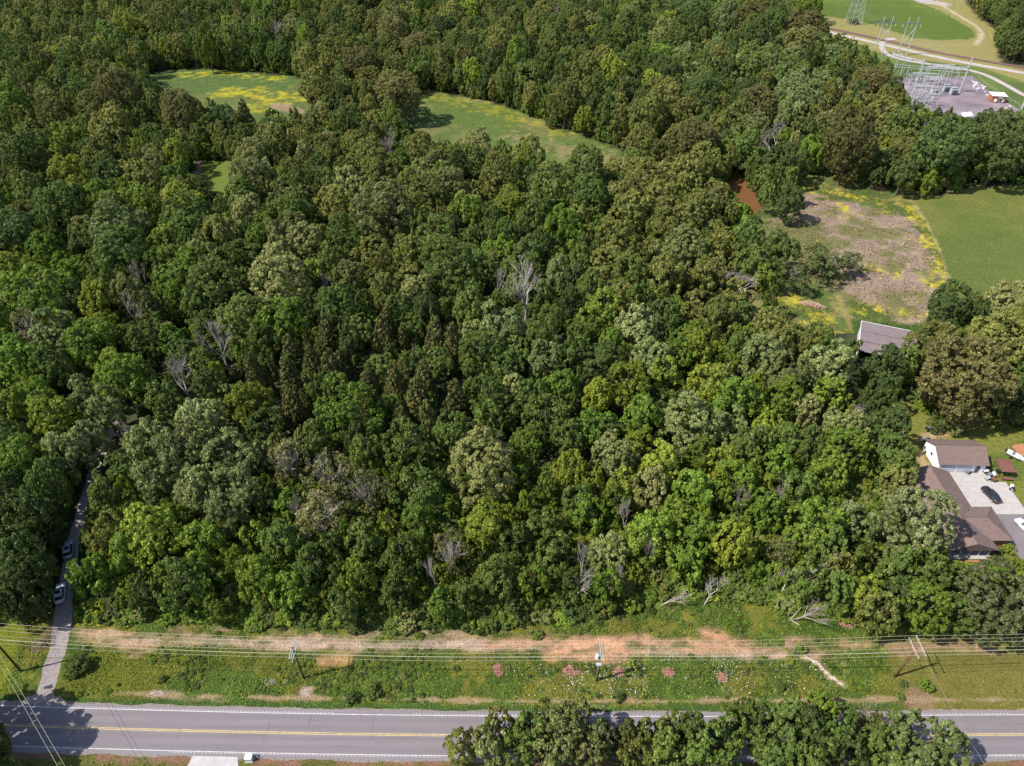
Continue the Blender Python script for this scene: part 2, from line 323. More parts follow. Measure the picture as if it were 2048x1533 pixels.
        for oy in (-4, 5): T([(200,1279+oy),(420,1284+oy),(600,1290+oy),(850,1292+oy),(1000,1294+oy),(1200,1298+oy),(1500,1309+oy)], 0.22, (0.40, 0.29, 0.22), 0.4, 0.5, 0.8)
        T([(980,1290),(1080,1284),(1180,1286),(1300,1286),(1420,1296),(1560,1308)], 1.2, (0.40, 0.23, 0.14), 0.8, 2.5)
        T([(1110,1300),(1180,1305),(1240,1305)], 1.9, (0.44, 0.24, 0.14), 0.9, 2.5)
        T([(1410,1268),(1440,1275),(1500,1288)], 1.0, (0.44, 0.23, 0.14), 0.7, 2)
        T([(1480,1310),(1560,1309)], 0.8, (0.44, 0.29, 0.22), 0.6, 1.5)
        T([(1580,1290),(1620,1295),(1632,1310)], 1.5, (0.36, 0.22, 0.14), 0.9, 3)
        T([(1660,1290),(1750,1285),(1790,1300)], 0.7, (0.30, 0.20, 0.10), 1.0, 4)
        T([(1605,1312),(1630,1325),(1650,1345),(1670,1362),(1684,1372)], 0.35, (0.50, 0.36, 0.22), 0.4, 1.2)
        T([(1800,1300),(1850,1296),(1960,1292),(1990,1305)], 0.8, (0.28, 0.18, 0.11), 1.2, 4)
        T([(610,1391),(618,1380)], 0.8, (0.34, 0.24, 0.18), 0.6, 2); T([(310,1389),(345,1395),(450,1402)], 0.35, (0.30, 0.20, 0.14), 0.6, 3)
        T([(640,1330),(670,1322),(690,1318)], 1.1, (0.32, 0.20, 0.09), 1.2, 3); T([(1015,1265),(890,1251)], 0.3, (0.3, 0.2, 0.12), 0.6, 2)
        yy = road_y(X)
        dl = np.abs(Y - (yy + 5.9 + 0.5 * n1)); lay(r * sstep(0.45, -0.1, dl + 1.6 * n2 - 0.1) * sstep(-75, -60, X), (0.27, 0.20, 0.11), 0.3)
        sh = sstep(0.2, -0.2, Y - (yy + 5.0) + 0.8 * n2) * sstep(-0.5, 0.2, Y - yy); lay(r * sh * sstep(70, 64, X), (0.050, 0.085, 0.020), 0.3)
        so = sstep(0.2, -0.2, Y - (yy - 3.7)); lay(so, (0.21, 0.115, 0.075), 0.35); lay(so * sstep(-0.02, 0.1, n1 + 0.5 * n2), (0.11, 0.10, 0.030), 0.4)
        lay(so * sstep(-1, 0.5, (yy - 5.2) - Y + n2 * 3), (0.105, 0.105, 0.025), 0.4)
    return np.clip(C * 0.90, 0.004, 1)

def grid_patch(name, x0, x1, y0, y1, step, z, m, parent=None, bumpy=0.0, hole=None):
    xs = np.linspace(x0, x1, int((x1 - x0) / step) + 1); ys = np.linspace(y0, y1, int((y1 - y0) / step) + 1)
    X, Y = np.meshgrid(xs, ys); C = ground_colour(X, Y); Z = np.full(X.shape, z)
    if bumpy:
        bw = bumpy(X, Y); Z = Z + bw
    V = np.stack([X, Y, Z], -1).reshape(-1, 3); nx, ny = len(xs), len(ys)
    i = np.arange(nx * ny).reshape(ny, nx); Fq = np.stack([i[:-1, :-1], i[:-1, 1:], i[1:, 1:], i[1:, :-1]], -1).reshape(-1, 4)
    col = np.concatenate([C.reshape(-1, 3), np.ones((nx * ny, 1))], 1)
    me = np_mesh(name, V, Fq, m, {'Col': ('FLOAT_COLOR', 'POINT', col)}, smooth=True)
    return tag(link(name, me), kind='structure')
gm = MB(); gm.add([(-3500, -600, 0), (3500, -600, 0), (3500, 5000, 0), (-3500, 5000, 0)], [(0, 1, 2, 3)])
tag(gm.obj('ground', mat('forest_floor', FLOOR, 1, 0.6, 0.25)), kind='structure')
def bump_road(X, Y):
    d = Y - road_y(X); k = sstep(3.9, 6.5, d) * sstep(0, 1, 86 - Y) * sstep(0.6, 2.5, seg_dist(X, Y, lane_c))
    return k * np.maximum(0, 0.14 + 0.30 * fbm(X, Y, 7, 3) + 0.22 * fbm(X, Y, 1.5, 8))
lane_px = [(78,1416),(90,1390),(102,1350),(116,1300),(125,1250),(130,1200),(137,1150),(146,1100),(158,1050),(172,1000),(187,950),(203,900),(228,860),(250,820)]
lane_c = GP(lane_px)
grid_patch('roadside_grass', -130, 130, 26, 92, 0.32, 0.06, fine_m, bumpy=bump_road)
grid_patch('flower_meadow', -250, -85, 300, 480, 1.1, 0.05, ground_m)
grid_patch('woodland_meadow', -75, 75, 240, 430, 1.0, 0.05, ground_m)
grid_patch('mown_clearing', -150, -95, 235, 300, 0.9, 0.05, ground_m)
grid_patch('field', 70, 290, 165, 275, 0.6, 0.05, ground_m)
grid_patch('far_field', 150, 520, 300, 700, 1.5, 0.05, ground_m)
grid_patch('lawn', 82, 150, 84, 150, 0.6, 0.075, ground_m)

# ------------------------------------------------------------------ road, lane, drives
def ribbon(name, cx, cy, wl, wr, z, m, parent=None, up=None):
    cx, cy = np.asarray(cx, float), np.asarray(cy, float); tx, ty = np.gradient(cx), np.gradient(cy); l = np.hypot(tx, ty); nx, ny = -ty / l, tx / l
    wl = np.broadcast_to(wl, cx.shape); wr = np.broadcast_to(wr, cx.shape)
    V = np.concatenate([np.stack([cx + nx * wl, cy + ny * wl, np.full(cx.shape, z)], -1), np.stack([cx - nx * wr, cy - ny * wr, np.full(cx.shape, z)], -1)])
    n = len(cx); i = np.arange(n - 1); Fq = np.stack([i + n, i + n + 1, i + 1, i], -1)
    return link(name, np_mesh(name, V, Fq, m), parent)
def road_mat():
    m, nt, b = nodes('road_asphalt'); N = nt.nodes; L = nt.links
    at = N.new('ShaderNodeAttribute'); at.attribute_name = 'Col'; tc = N.new('ShaderNodeTexCoord'); mp = N.new('ShaderNodeMapping'); mp.inputs['Scale'].default_value = (0.05, 1.2, 1)
    no = N.new('ShaderNodeTexNoise'); no.inputs['Scale'].default_value = 1.0; no.inputs['Detail'].default_value = 8
    L.new(tc.outputs['Object'], mp.inputs[0]); L.new(mp.outputs[0], no.inputs[0])
    n2 = N.new('ShaderNodeTexNoise'); n2.inputs['Scale'].default_value = 8; n2.inputs['Detail'].default_value = 6; L.new(tc.outputs['Object'], n2.inputs[0])
    s = N.new('ShaderNodeMath'); s.operation = 'ADD'; L.new(no.outputs[0], s.inputs[0]); L.new(n2.outputs[0], s.inputs[1])
    mr = N.new('ShaderNodeMapRange'); mr.inputs[1].default_value = 0.6; mr.inputs[2].default_value = 1.4; mr.inputs[3].default_value = 0.86; mr.inputs[4].default_value = 1.14; L.new(s.outputs[0], mr.inputs[0])
    mx = N.new('ShaderNodeMix'); mx.data_type = 'RGBA'; mx.blend_type = 'MULTIPLY'; mx.inputs[0].default_value = 1
    L.new(at.outputs[0], mx.inputs[6]); L.new(mr.outputs[0], mx.inputs[7]); L.new(mx.outputs[2], b.inputs['Base Color']); b.inputs['Roughness'].default_value = 0.85
    b.inputs['Specular IOR Level'].default_value = 0.2
    return m
rx = np.linspace(-170, 170, 341); ryy = road_y(rx)
offs = np.array([-3.95, -3.6, -3.2, -2.7, -2.2, -1.7, -1.2, -0.7, -0.25, 0, 0.25, 0.7, 1.2, 1.7, 2.2, 2.7, 3.2, 3.6, 3.95])
dark = 1 - 0.17 * (np.exp(-((np.abs(offs) - 0.85) / 0.28) ** 2) + np.exp(-((np.abs(offs) - 2.45) / 0.3) ** 2)) + 0.06 * (np.abs(offs) > 3.3)
XX, OO = np.meshgrid(rx, offs); YY = road_y(XX) + OO; DD = np.broadcast_to(dark[:, None], XX.shape)
rcol = np.stack([0.166 * DD, 0.146 * DD, 0.154 * DD, np.ones_like(DD)], -1)
i = np.arange(XX.size).reshape(XX.shape); Fq = np.stack([i[:-1, :-1], i[:-1, 1:], i[1:, 1:], i[1:, :-1]], -1).reshape(-1, 4)
Zr = 0.14 - 0.004 * (np.abs(OO) > 3.9)
road = tag(link('road', np_mesh('road', np.stack([XX, YY, Zr], -1).reshape(-1, 3), Fq, road_mat(), {'Col': ('FLOAT_COLOR', 'POINT', rcol)})), kind='structure')
for o, w, m, nm in ((3.24, 0.06, white_line, 'edge_line'), (-3.24, 0.06, white_line, 'edge_line'), (0.12, 0.06, yellow_line, 'centre_line'), (-0.12, 0.06, yellow_line, 'centre_line')):
    ribbon(nm, rx, ryy + o, w, w, 0.146, m, road)
for side in (1, -1):
    so_ = 4.1 + 0.5 * (vnoise(rx, rx * 0 + side, 3.0, 19) - .3) + .25 * (vnoise(rx, rx * 0 + side, 1.0, 23) - .5)
    ribbon('gravel_shoulder', rx, ryy, so_ if side > 0 else -3.8, -3.8 if side > 0 else so_, 0.122, mat('shoulder_gravel', (0.17, 0.145, 0.125), 0.95, 0.4, 2.0), road)
    mb = MB()
    for x in np.arange(-75, 130, 0.62):
        if math.sin(x * 0.11 + side) > -0.75: mb.box((x, road_y(x) + side * 3.46, 0.147), (0.3, 0.13, 0.006))
    tag(mb.obj('rumble_strip', mat('worn_white_paint', (0.33, 0.31, 0.32), 0.8, 0.2, 3), road), kind='stuff')
rk = random.Random(12); mb = MB()
for k in range(46):
    x0 = rk.uniform(-95, 100); y0 = road_y(x0) + rk.uniform(-3.0, 3.0); pts = [(x0, y0, .1425)]; across = rk.random() < .22
    for j in range(rk.randint(4, 9)):
        x0 += rk.uniform(-.25, .25) if across else rk.uniform(.4, 1.3); y0 += rk.uniform(.3, .8) if across else rk.uniform(-.12, .12)
        if abs(y0 - road_y(x0)) > 3.7: break
        pts.append((x0, y0, .1425))
    if len(pts) > 2: mb.tube(pts, 0.022, 3, cap=False)
tag(mb.obj('crack_seal', mat('crack_tar', (0.075, 0.068, 0.07), 0.7, 0.2, 2), road), kind='stuff')
lane_w = np.interp(np.arange(len(lane_c)), [0, 1, 2, 3, 6, 13], [5.0, 2.8, 2.05, 1.75, 1.4, 1.25])
t = np.linspace(0, len(lane_c) - 1, 90); lx = np.interp(t, range(len(lane_c)), lane_c[:, 0]); ly = np.interp(t, range(len(lane_c)), lane_c[:, 1])
ker = np.ones(7) / 7; sm = lambda a: np.r_[a[:3], np.convolve(a, ker, 'valid'), a[-3:]]
lx, ly = sm(lx), sm(ly); lw = np.interp(t, range(len(lane_c)), lane_w)
jit = lambda a, s: a + s * (np.array([vnoise(k * 1.0, 3.0, 2.5, 5) for k in range(len(a))]) - 0.5)
tag(ribbon('gravel_lane', lx, ly, jit(lw, 0.7), jit(lw, 0.7), 0.125, gravel_m), kind='structure')
mb = MB(); mb.prism([tuple(p) for p in GP([(388,1508),(475,1508),(478,1545),(440,1600),(360,1600),(372,1540)])], 0.02, 0.13)
tag(mb.obj('driveway', mat('pale_concrete_drive', (0.36, 0.33, 0.33), 0.9, 0.15, 0.8)), kind='structure')
mb = MB(); mb.prism([tuple(p) for p in GP([(370,1503),(490,1503),(500,1515),(480,1521),(378,1517)])], 0.02, 0.105); tag(mb.obj('driveway_apron', asphalt_m), kind='structure')
# concrete yard by the garage, slab by slab
yard = empty('concrete_yard', (98, 98.9, 0), kind='structure')
slab_me = MB().box((0, 0, 0), (3.27, 3.07, 0.14)).mesh('slab', concrete_m)
for a in range(4):
    for b in range(4):
        if a == 3 and b == 3: continue
        o = link('slab', slab_me, yard, (1.66 + a * 3.3 + (0.25 * b - .2 if a > 1 else 0) * 0, 1.55 + b * 3.1, 0.05 + random.uniform(-.006, .006)))
yard2 = MB(); yard2.prism([(102.9, 98.8), (110.2, 98.8), (110, 70), (103.6, 70)], 0.01, 0.10); tag(yard2.obj('asphalt_drive', asphalt_m), kind='structure')
# pond
pw = GP([(1466,348),(1480,350),(1494,362),(1509,387),(1523,415),(1510,432),(1495,437),(1470,430),(1452,411),(1440,380),(1448,355)])
mb = MB(); cxy = pw.mean(0); ring = []
for i in range(len(pw)):
    for k in range(4):
        q = pw[i] * (1 - k / 4) + pw[(i + 1) % len(pw)] * k / 4; ring.append(tuple(cxy + (q - cxy) * (1 + 0.05 * math.sin(i * 5 + k * 2.3))))
mb.add([(p[0], p[1], 0.09) for p in ring], [tuple(range(len(ring)))]); tag(mb.obj('pond', water_m), kind='structure')
# railway, gravel road and substation access
def path(name, pts, w, z, m, seg=60):
    g = GP(pts); s = np.r_[0, np.cumsum(np.hypot(*np.diff(g, axis=0).T))]; q = np.linspace(0, s[-1], seg); x = sm(np.interp(q, s, g[:, 0])); y = sm(np.interp(q, s, g[:, 1]))
    return tag(ribbon(name, x, y, w / 2, w / 2, z, m), kind='structure'), x, y
path('gravel_road', [(1600,52),(1660,66),(1768,90),(1880,116.5),(1947,129.5),(2048,146.5),(2300,205)], 5.2, 0.12, roadgravel)
rb, bx_, by_ = path('railway_bed', [(1600,45),(1658,57.5),(1768,81),(1880,107.5),(1947,119),(2048,136.5),(2300,188)], 4.4, 0.22, ballast_m)
for o in (0.75, -0.75): ribbon('rail', bx_, by_ + o * 1.2, 0.07, 0.07, 0.36, mat('rusty_rail', (0.2, 0.13, 0.11), 0.6), rb)
path('access_drive', [(1766,84),(1763,92),(1764,102),(1779.7,114.5),(1800,120),(1839.6,126.7),(1909.5,135.7),(1959.4,144.7),(1999,163.7),(2048,192),(2200,260)], 3.4, 0.15, roadgravel)
path('level_crossing', [(1770,80),(1790,78.5)], 5.0, 0.24, roadgravel, 10)
mb = MB(); mb.prism([tuple(p) for p in GP([(1790,157),(1945.4,153),(1971,178),(2040,222),(1990,240),(1939,252),(1850,240),(1800,210)])], 0.0, 0.16)
tag(mb.obj('gravel_yard', pad_m), kind='structure')

# ------------------------------------------------------------------ trees: crown and trunk meshes (unit size, then shared)
def unit(v): return v / (np.linalg.norm(v, axis=-1, keepdims=True) + 1e-9)
def leaf_quads(C, N, size, r):
    n = len(C); T = unit(np.cross(N, unit(r.normal(size=(n, 3))))); B = np.cross(N, T)
    s = (size * r.uniform(0.6, 1.4, n))[:, None]; a = r.uniform(0.5, 1.0, (n, 4, 1))
    V = np.stack([C + T * s * a[:, 0], C + B * s * a[:, 1] * 0.8, C - T * s * a[:, 2], C - B * s * a[:, 3] * 0.8], 1)
    return V
def crown_mesh(name, m, seed, nc, nl, leaf, shape='round', lob=0.22, dens=1.0, flat=0.85):
    r = np.random.default_rng(seed)
    k = np.arange(nc); z = 1 - (k + 0.5) / nc * (1.72 if shape != 'open' else 1.6); ph = k * 2.399963 + r.uniform(0, 6)
    z = np.clip(z + r.normal(0, 0.06, nc), -0.95, 1); q = np.sqrt(1 - z * z); D = np.stack([q * np.cos(ph), q * np.sin(ph), z], -1); D = unit(D + r.normal(0, 0.10, (nc, 3)))
    W = unit(r.normal(size=(7, 3))); amp = np.maximum(0, D @ W.T) ** 6; R = 1 - lob + 1.6 * lob * amp.max(1) + r.normal(0, 0.05, nc)
    if shape == 'cone':
        zz = (k + 0.5) / nc; zz = 1 - zz ** 0.62 * 1.95; rad = (0.06 + 0.94 * ((1 - zz) / 1.95) ** 0.8) * r.uniform(0.75, 1.08, nc)
        Pc = np.stack([rad * np.cos(ph), rad * np.sin(ph), zz], -1); cr = np.full(nc, 1.9 / math.sqrt(nc)) * r.uniform(0.7, 1.2, nc); D = unit(Pc * [1, 1, 0] + [0, 0, 0.5])
    else:
        nlb = 11 if nc > 150 else 8 if nc > 80 else 6
        kz = np.arange(nlb); lz = 1 - (kz + 0.5) / nlb * 1.75; la = kz * 2.399963 + r.uniform(0, 6.28); lq = np.sqrt(1 - lz * lz)
        LD = np.stack([lq * np.cos(la), lq * np.sin(la), lz], -1) + r.normal(0, 0.12, (nlb, 3)); LR = r.uniform(0.36, 0.56, nlb); LC = LD * (1.02 - LR)[:, None] * r.uniform(0.82, 1.14, nlb)[:, None]
        li = r.integers(0, nlb, nc); dl = unit(unit(r.normal(size=(nc, 3))) + unit(LD)[li] * 0.9 + [0, 0, .15])
        cr = 1.35 / math.sqrt(nc) * r.uniform(0.5, 1.7, nc)
        Pc = LC[li] + dl * (LR[li] * r.uniform(0.72, 1.0, nc))[:, None]; D = unit(dl + 0.4 * unit(Pc))
        if shape == 'open': Pc += r.normal(0, 0.10, (nc, 3))
    nn = np.maximum(10, (nl * (cr / cr.mean()) ** 2 * dens)).astype(int); idx = np.repeat(np.arange(nc), nn); n = len(idx)
    d = unit(unit(r.normal(size=(n, 3))) + D[idx] * 0.75 + np.array([0, 0, 0.35])); rr = r.uniform(0.62, 1.08, n)[:, None]
    P = Pc[idx] + d * cr[idx][:, None] * rr * np.array([1, 1, flat]) + 0.012 * r.normal(size=(n, 3)); N = unit(d + 0.55 * r.normal(size=(n, 3)))
    V = leaf_quads(P, N, leaf, r)
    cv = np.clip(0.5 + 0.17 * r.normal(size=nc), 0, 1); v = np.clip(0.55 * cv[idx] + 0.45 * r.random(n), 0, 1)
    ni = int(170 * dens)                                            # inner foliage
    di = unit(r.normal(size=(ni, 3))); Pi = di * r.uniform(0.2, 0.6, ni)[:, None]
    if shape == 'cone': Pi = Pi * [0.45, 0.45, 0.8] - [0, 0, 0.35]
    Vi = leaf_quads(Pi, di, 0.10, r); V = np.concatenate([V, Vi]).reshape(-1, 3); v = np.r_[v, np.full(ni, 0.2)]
    Fq = np.arange(len(V)).reshape(-1, 4)
    return np_mesh(name, V, Fq, m, {'v': ('FLOAT', 'FACE', v.astype(np.float32))})
def trunk_mesh(seed, m=bark_m, top=0.85):
    r = random.Random(seed); mb = MB(); x = y = 0; pts = [(0, 0, -0.01)]
    for k in range(1, 6): x += r.uniform(-.012, .012); y += r.uniform(-.012, .012); pts.append((x, y, top * k / 5))
    mb.tube(pts, 0.018, 6, 0.005)
    for k in range(9):
        z = r.uniform(0.28, 0.7); a = r.uniform(0, 6.28); l = r.uniform(0.12, 0.24)
        p0 = (0, 0, z); p1 = (l * .5 * math.cos(a), l * .5 * math.sin(a), z + l * .45); p2 = (l * math.cos(a + .2), l * math.sin(a + .2), z + l * r.uniform(.8, 1.2))
        mb.tube([p0, p1, p2], 0.008, 4, 0.002, cap=False)
    return mb.mesh('trunk', m)
def bare_mesh(seed, m, spread=0.55, vase=1.0, levels=5, r0=0.020):
    """returns two meshes: trunk and branches, unit height"""
    r = random.Random(seed); T = MB(); B = MB()
    def grow(p, d, l, rad, lev):
        q = p; pts = [tuple(p)]
        for s in range(2):
            d = (d + Vector((r.uniform(-.16, .16), r.uniform(-.16, .16), r.uniform(-.03, .14)))).normalized(); q = q + d * (l / 2); pts.append(tuple(q))
        (T if lev == 0 else B).tube(pts, rad, 5 if lev < 2 else 3, rad * 0.6, cap=False)
        if lev >= levels: return
        n = (3 if lev == 0 else 2) + (r.random() < 0.62) + (lev == 1)
        for k in range(n):
            a = r.uniform(0, 6.28); sp = spread * r.uniform(0.6, 1.3)
            nd = (d + Vector((math.cos(a) * sp, math.sin(a) * sp, r.uniform(-.15, .3) * vase))).normalized()
            pp = Vector(pts[1]).lerp(q, r.uniform(0.2, 1.0)) if k else q
            grow(pp, nd, l * r.uniform(0.60, 0.82), rad * r.uniform(0.50, 0.66), lev + 1)
    grow(Vector((0, 0, -0.01)), Vector((r.uniform(-.1, .1), r.uniform(-.1, .1), 1)), 0.30, r0, 0)
    tz = max(v[2] for v in B.v); k = 1 / tz
    for M_ in (T, B): M_.v = [(a * k, b * k, c * k) for a, b, c in M_.v]
    return T.mesh('trunk', m), B.mesh('branches', m)
SPEC = {  # code: (dark, light, tip, label colour words)
 'O': ((0.068, 0.078, 0.017), (0.182, 0.190, 0.044), (0.31, 0.29, 0.10), 'olive-brown'),
 'L': ((0.085, 0.098, 0.028), (0.225, 0.235, 0.078), (0.38, 0.37, 0.17), 'pale olive'),
 'G': ((0.048, 0.074, 0.014), (0.120, 0.164, 0.034), (0.21, 0.23, 0.07), 'mid green'),
 'B': ((0.056, 0.092, 0.011), (0.150, 0.218, 0.028), (0.25, 0.32, 0.06), 'bright green'),
 'D': ((0.032, 0.050, 0.012), (0.082, 0.114, 0.028), (0.15, 0.17, 0.06), 'dark green'),
 'P': ((0.080, 0.106, 0.030), (0.215, 0.250, 0.088), (0.38, 0.41, 0.20), 'pale grey-green'),
 'Y': ((0.080, 0.102, 0.011), (0.205, 0.245, 0.030), (0.32, 0.33, 0.06), 'yellow-green'),
 'K': ((0.055, 0.066, 0.022), (0.150, 0.162, 0.064), (0.28, 0.29, 0.15), 'dense grey-green'),
}
LF = lambda c, f: tuple(q * f for q in c)
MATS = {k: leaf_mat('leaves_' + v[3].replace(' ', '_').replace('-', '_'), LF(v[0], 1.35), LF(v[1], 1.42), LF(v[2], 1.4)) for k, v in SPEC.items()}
MATS['C'] = leaf_mat('cedar_needles', (0.050, 0.056, 0.015), (0.130, 0.128, 0.034), (0.20, 0.18, 0.055), trans=0.08)
MATS['T'] = leaf_mat('sparse_tan_leaves', (0.11, 0.108, 0.038), (0.27, 0.25, 0.10), (0.38, 0.34, 0.17))
CR = {}
sd = 100
for k in SPEC:
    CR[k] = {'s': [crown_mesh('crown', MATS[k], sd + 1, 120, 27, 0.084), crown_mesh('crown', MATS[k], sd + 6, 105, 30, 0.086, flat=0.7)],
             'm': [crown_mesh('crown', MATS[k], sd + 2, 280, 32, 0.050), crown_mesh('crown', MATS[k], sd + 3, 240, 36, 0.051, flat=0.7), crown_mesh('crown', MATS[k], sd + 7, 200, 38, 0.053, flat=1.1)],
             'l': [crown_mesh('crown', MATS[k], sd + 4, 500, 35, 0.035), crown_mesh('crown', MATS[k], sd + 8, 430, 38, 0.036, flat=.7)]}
    sd += 10
CR['O']['x'] = [crown_mesh('crown', leaf_mat('old_oak_leaves', (0.080, 0.080, 0.022), (0.215, 0.200, 0.062), (0.36, 0.33, 0.13)), 901, 980, 29, 0.028)]
CR['K']['x'] = [crown_mesh('crown', MATS['K'], 902, 860, 30, 0.031)]
CR['C'] = {q: [crown_mesh('crown', MATS['C'], 911, 110, 34, 0.085, 'cone'), crown_mesh('crown', MATS['C'], 912, 90, 40, 0.09, 'cone')] for q in 'sml'}
MATS['V'] = leaf_mat('thin_green_leaves', (0.06, 0.08, 0.02), (0.15, 0.175, 0.05), (0.22, 0.24, 0.09))
CR['V'] = {q: [crown_mesh('crown', MATS['V'], 931, 120, 22, 0.055, 'open')] for q in 'sml'}
CR['T'] = {q: [crown_mesh('crown', MATS['T'], 921, 110, 17, 0.060, 'open', dens=1.0), crown_mesh('crown', MATS['T'], 922, 120, 15, 0.060, 'open', dens=1.0)] for q in 'sml'}
TRK = [trunk_mesh(s) for s in (1, 2, 3)]; TRKP = trunk_mesh(5, palebark, 0.92)
BARE = [bare_mesh(s, palebark if s % 2 else twig_m, spread=sp) for s, sp in ((11, .55), (22, .75), (33, .5), (44, .65), (57, .85))]
SPARSE_T = bare_mesh(68, palebark, .6, levels=4)

# openings: what the photo shows clear of crowns
OPEN = [
 [(300,160),(335,146),(394,144),(497,150),(582,158),(603,171),(596,219),(545,215),(514,247),(500,225),(470,205),(411,208),(370,185),(330,182)],
 [(836,210),(872,189),(899,193),(954,205),(1009,219),(1084,247),(1135,267),(1194,284),(1228,298),(1214,322),(1150,325),(1105,342),(1087,305),(1022,291),(981,272),(920,284),(899,284),(840,270)],
 [(385,322),(470,325),(462,345),(447,398),(425,398),(412,352),(372,356)],
 [(1464,350),(1480,352),(1494,362),(1509,387),(1522,416),(1512,430),(1495,433),(1468,412),(1458,370)],
 [(1586,358),(1656,360),(1690,380),(1759,377),(1793,390),(1830,395),(1882,401),(1944,384),(2300,384),(2300,578),(1960,578),(1905,572),(1870,600),(1850,640),(1838,700),(1810,712),(1790,716),(1745,706),(1718,700),(1716,645),(1700,655),(1640,640),(1590,625),(1560,600),(1590,585),(1552,560),(1540,500),(1548,440),(1620,430),(1600,380)],
 [(1788,855),(1812,812),(1838,815),(1865,868),(1905,882),(1990,874),(2300,866),(2300,1180),(2060,1120),(2030,1092),(2004,1115),(1955,1125),(1924,1110),(1916,1030),(1900,1000),(1862,962),(1835,945),(1812,905)],
 [(-600,1245),(0,1250),(95,1235),(155,1225),(190,1208),(215,1225),(240,1246),(300,1248),(500,1256),(700,1262),(1000,1264),(1100,1254),(1180,1240),(1250,1222),(1400,1212),(1500,1216),(1560,1238),(1640,1240),(1690,1258),(1760,1272),(1850,1270),(1900,1262),(1980,1280),(2048,1298),(2600,1310),(2600,2200),(-600,2200)],
 [(1640,-80),(1899,-80),(1899,0),(1939,16),(1963,42),(1989,58),(1992,112),(2009,128),(2060,136),(2400,180),(2400,300),(2048,222),(2030,240),(2019,225),(1985,215),(1950,232),(1938,240),(1905,236),(1880,223),(1844,217),(1812,200),(1805,160),(1792,148),(1760,124),(1726,110),(1690,94),(1660,72),(1655,34),(1646,16)],
 [(102,1235),(108,1180),(122,1110),(136,1060),(150,1040),(168,1040),(166,1090),(160,1110),(150,1135),(142,1235)],
 [(158,1040),(166,1000),(178,960),(196,958),(190,1000),(178,1040)],
]
def blocked(X, Y, r, a, zc, exc=0.93):
    px, py, d = proj(X, Y, zc); rx_ = r * F_PX / d * exc; ry_ = F_PX / d * exc * np.sqrt((a * cP) ** 2 + (r * sP) ** 2)
    bad = np.zeros(X.shape, bool)
    bpx, bpy, _ = proj(X, Y, 0.5)
    for P in OPEN:
        for th in np.linspace(0, 2 * math.pi, 12, endpoint=False):
            bad |= in_poly(px + rx_ * math.cos(th), py + ry_ * math.sin(th), P)
        for f in (0, .55): bad |= in_poly(px + rx_ * f, py, P) | in_poly(px - rx_ * f, py, P)
        bad |= in_poly(px, py + ry_ * 0.6, P)
    return bad
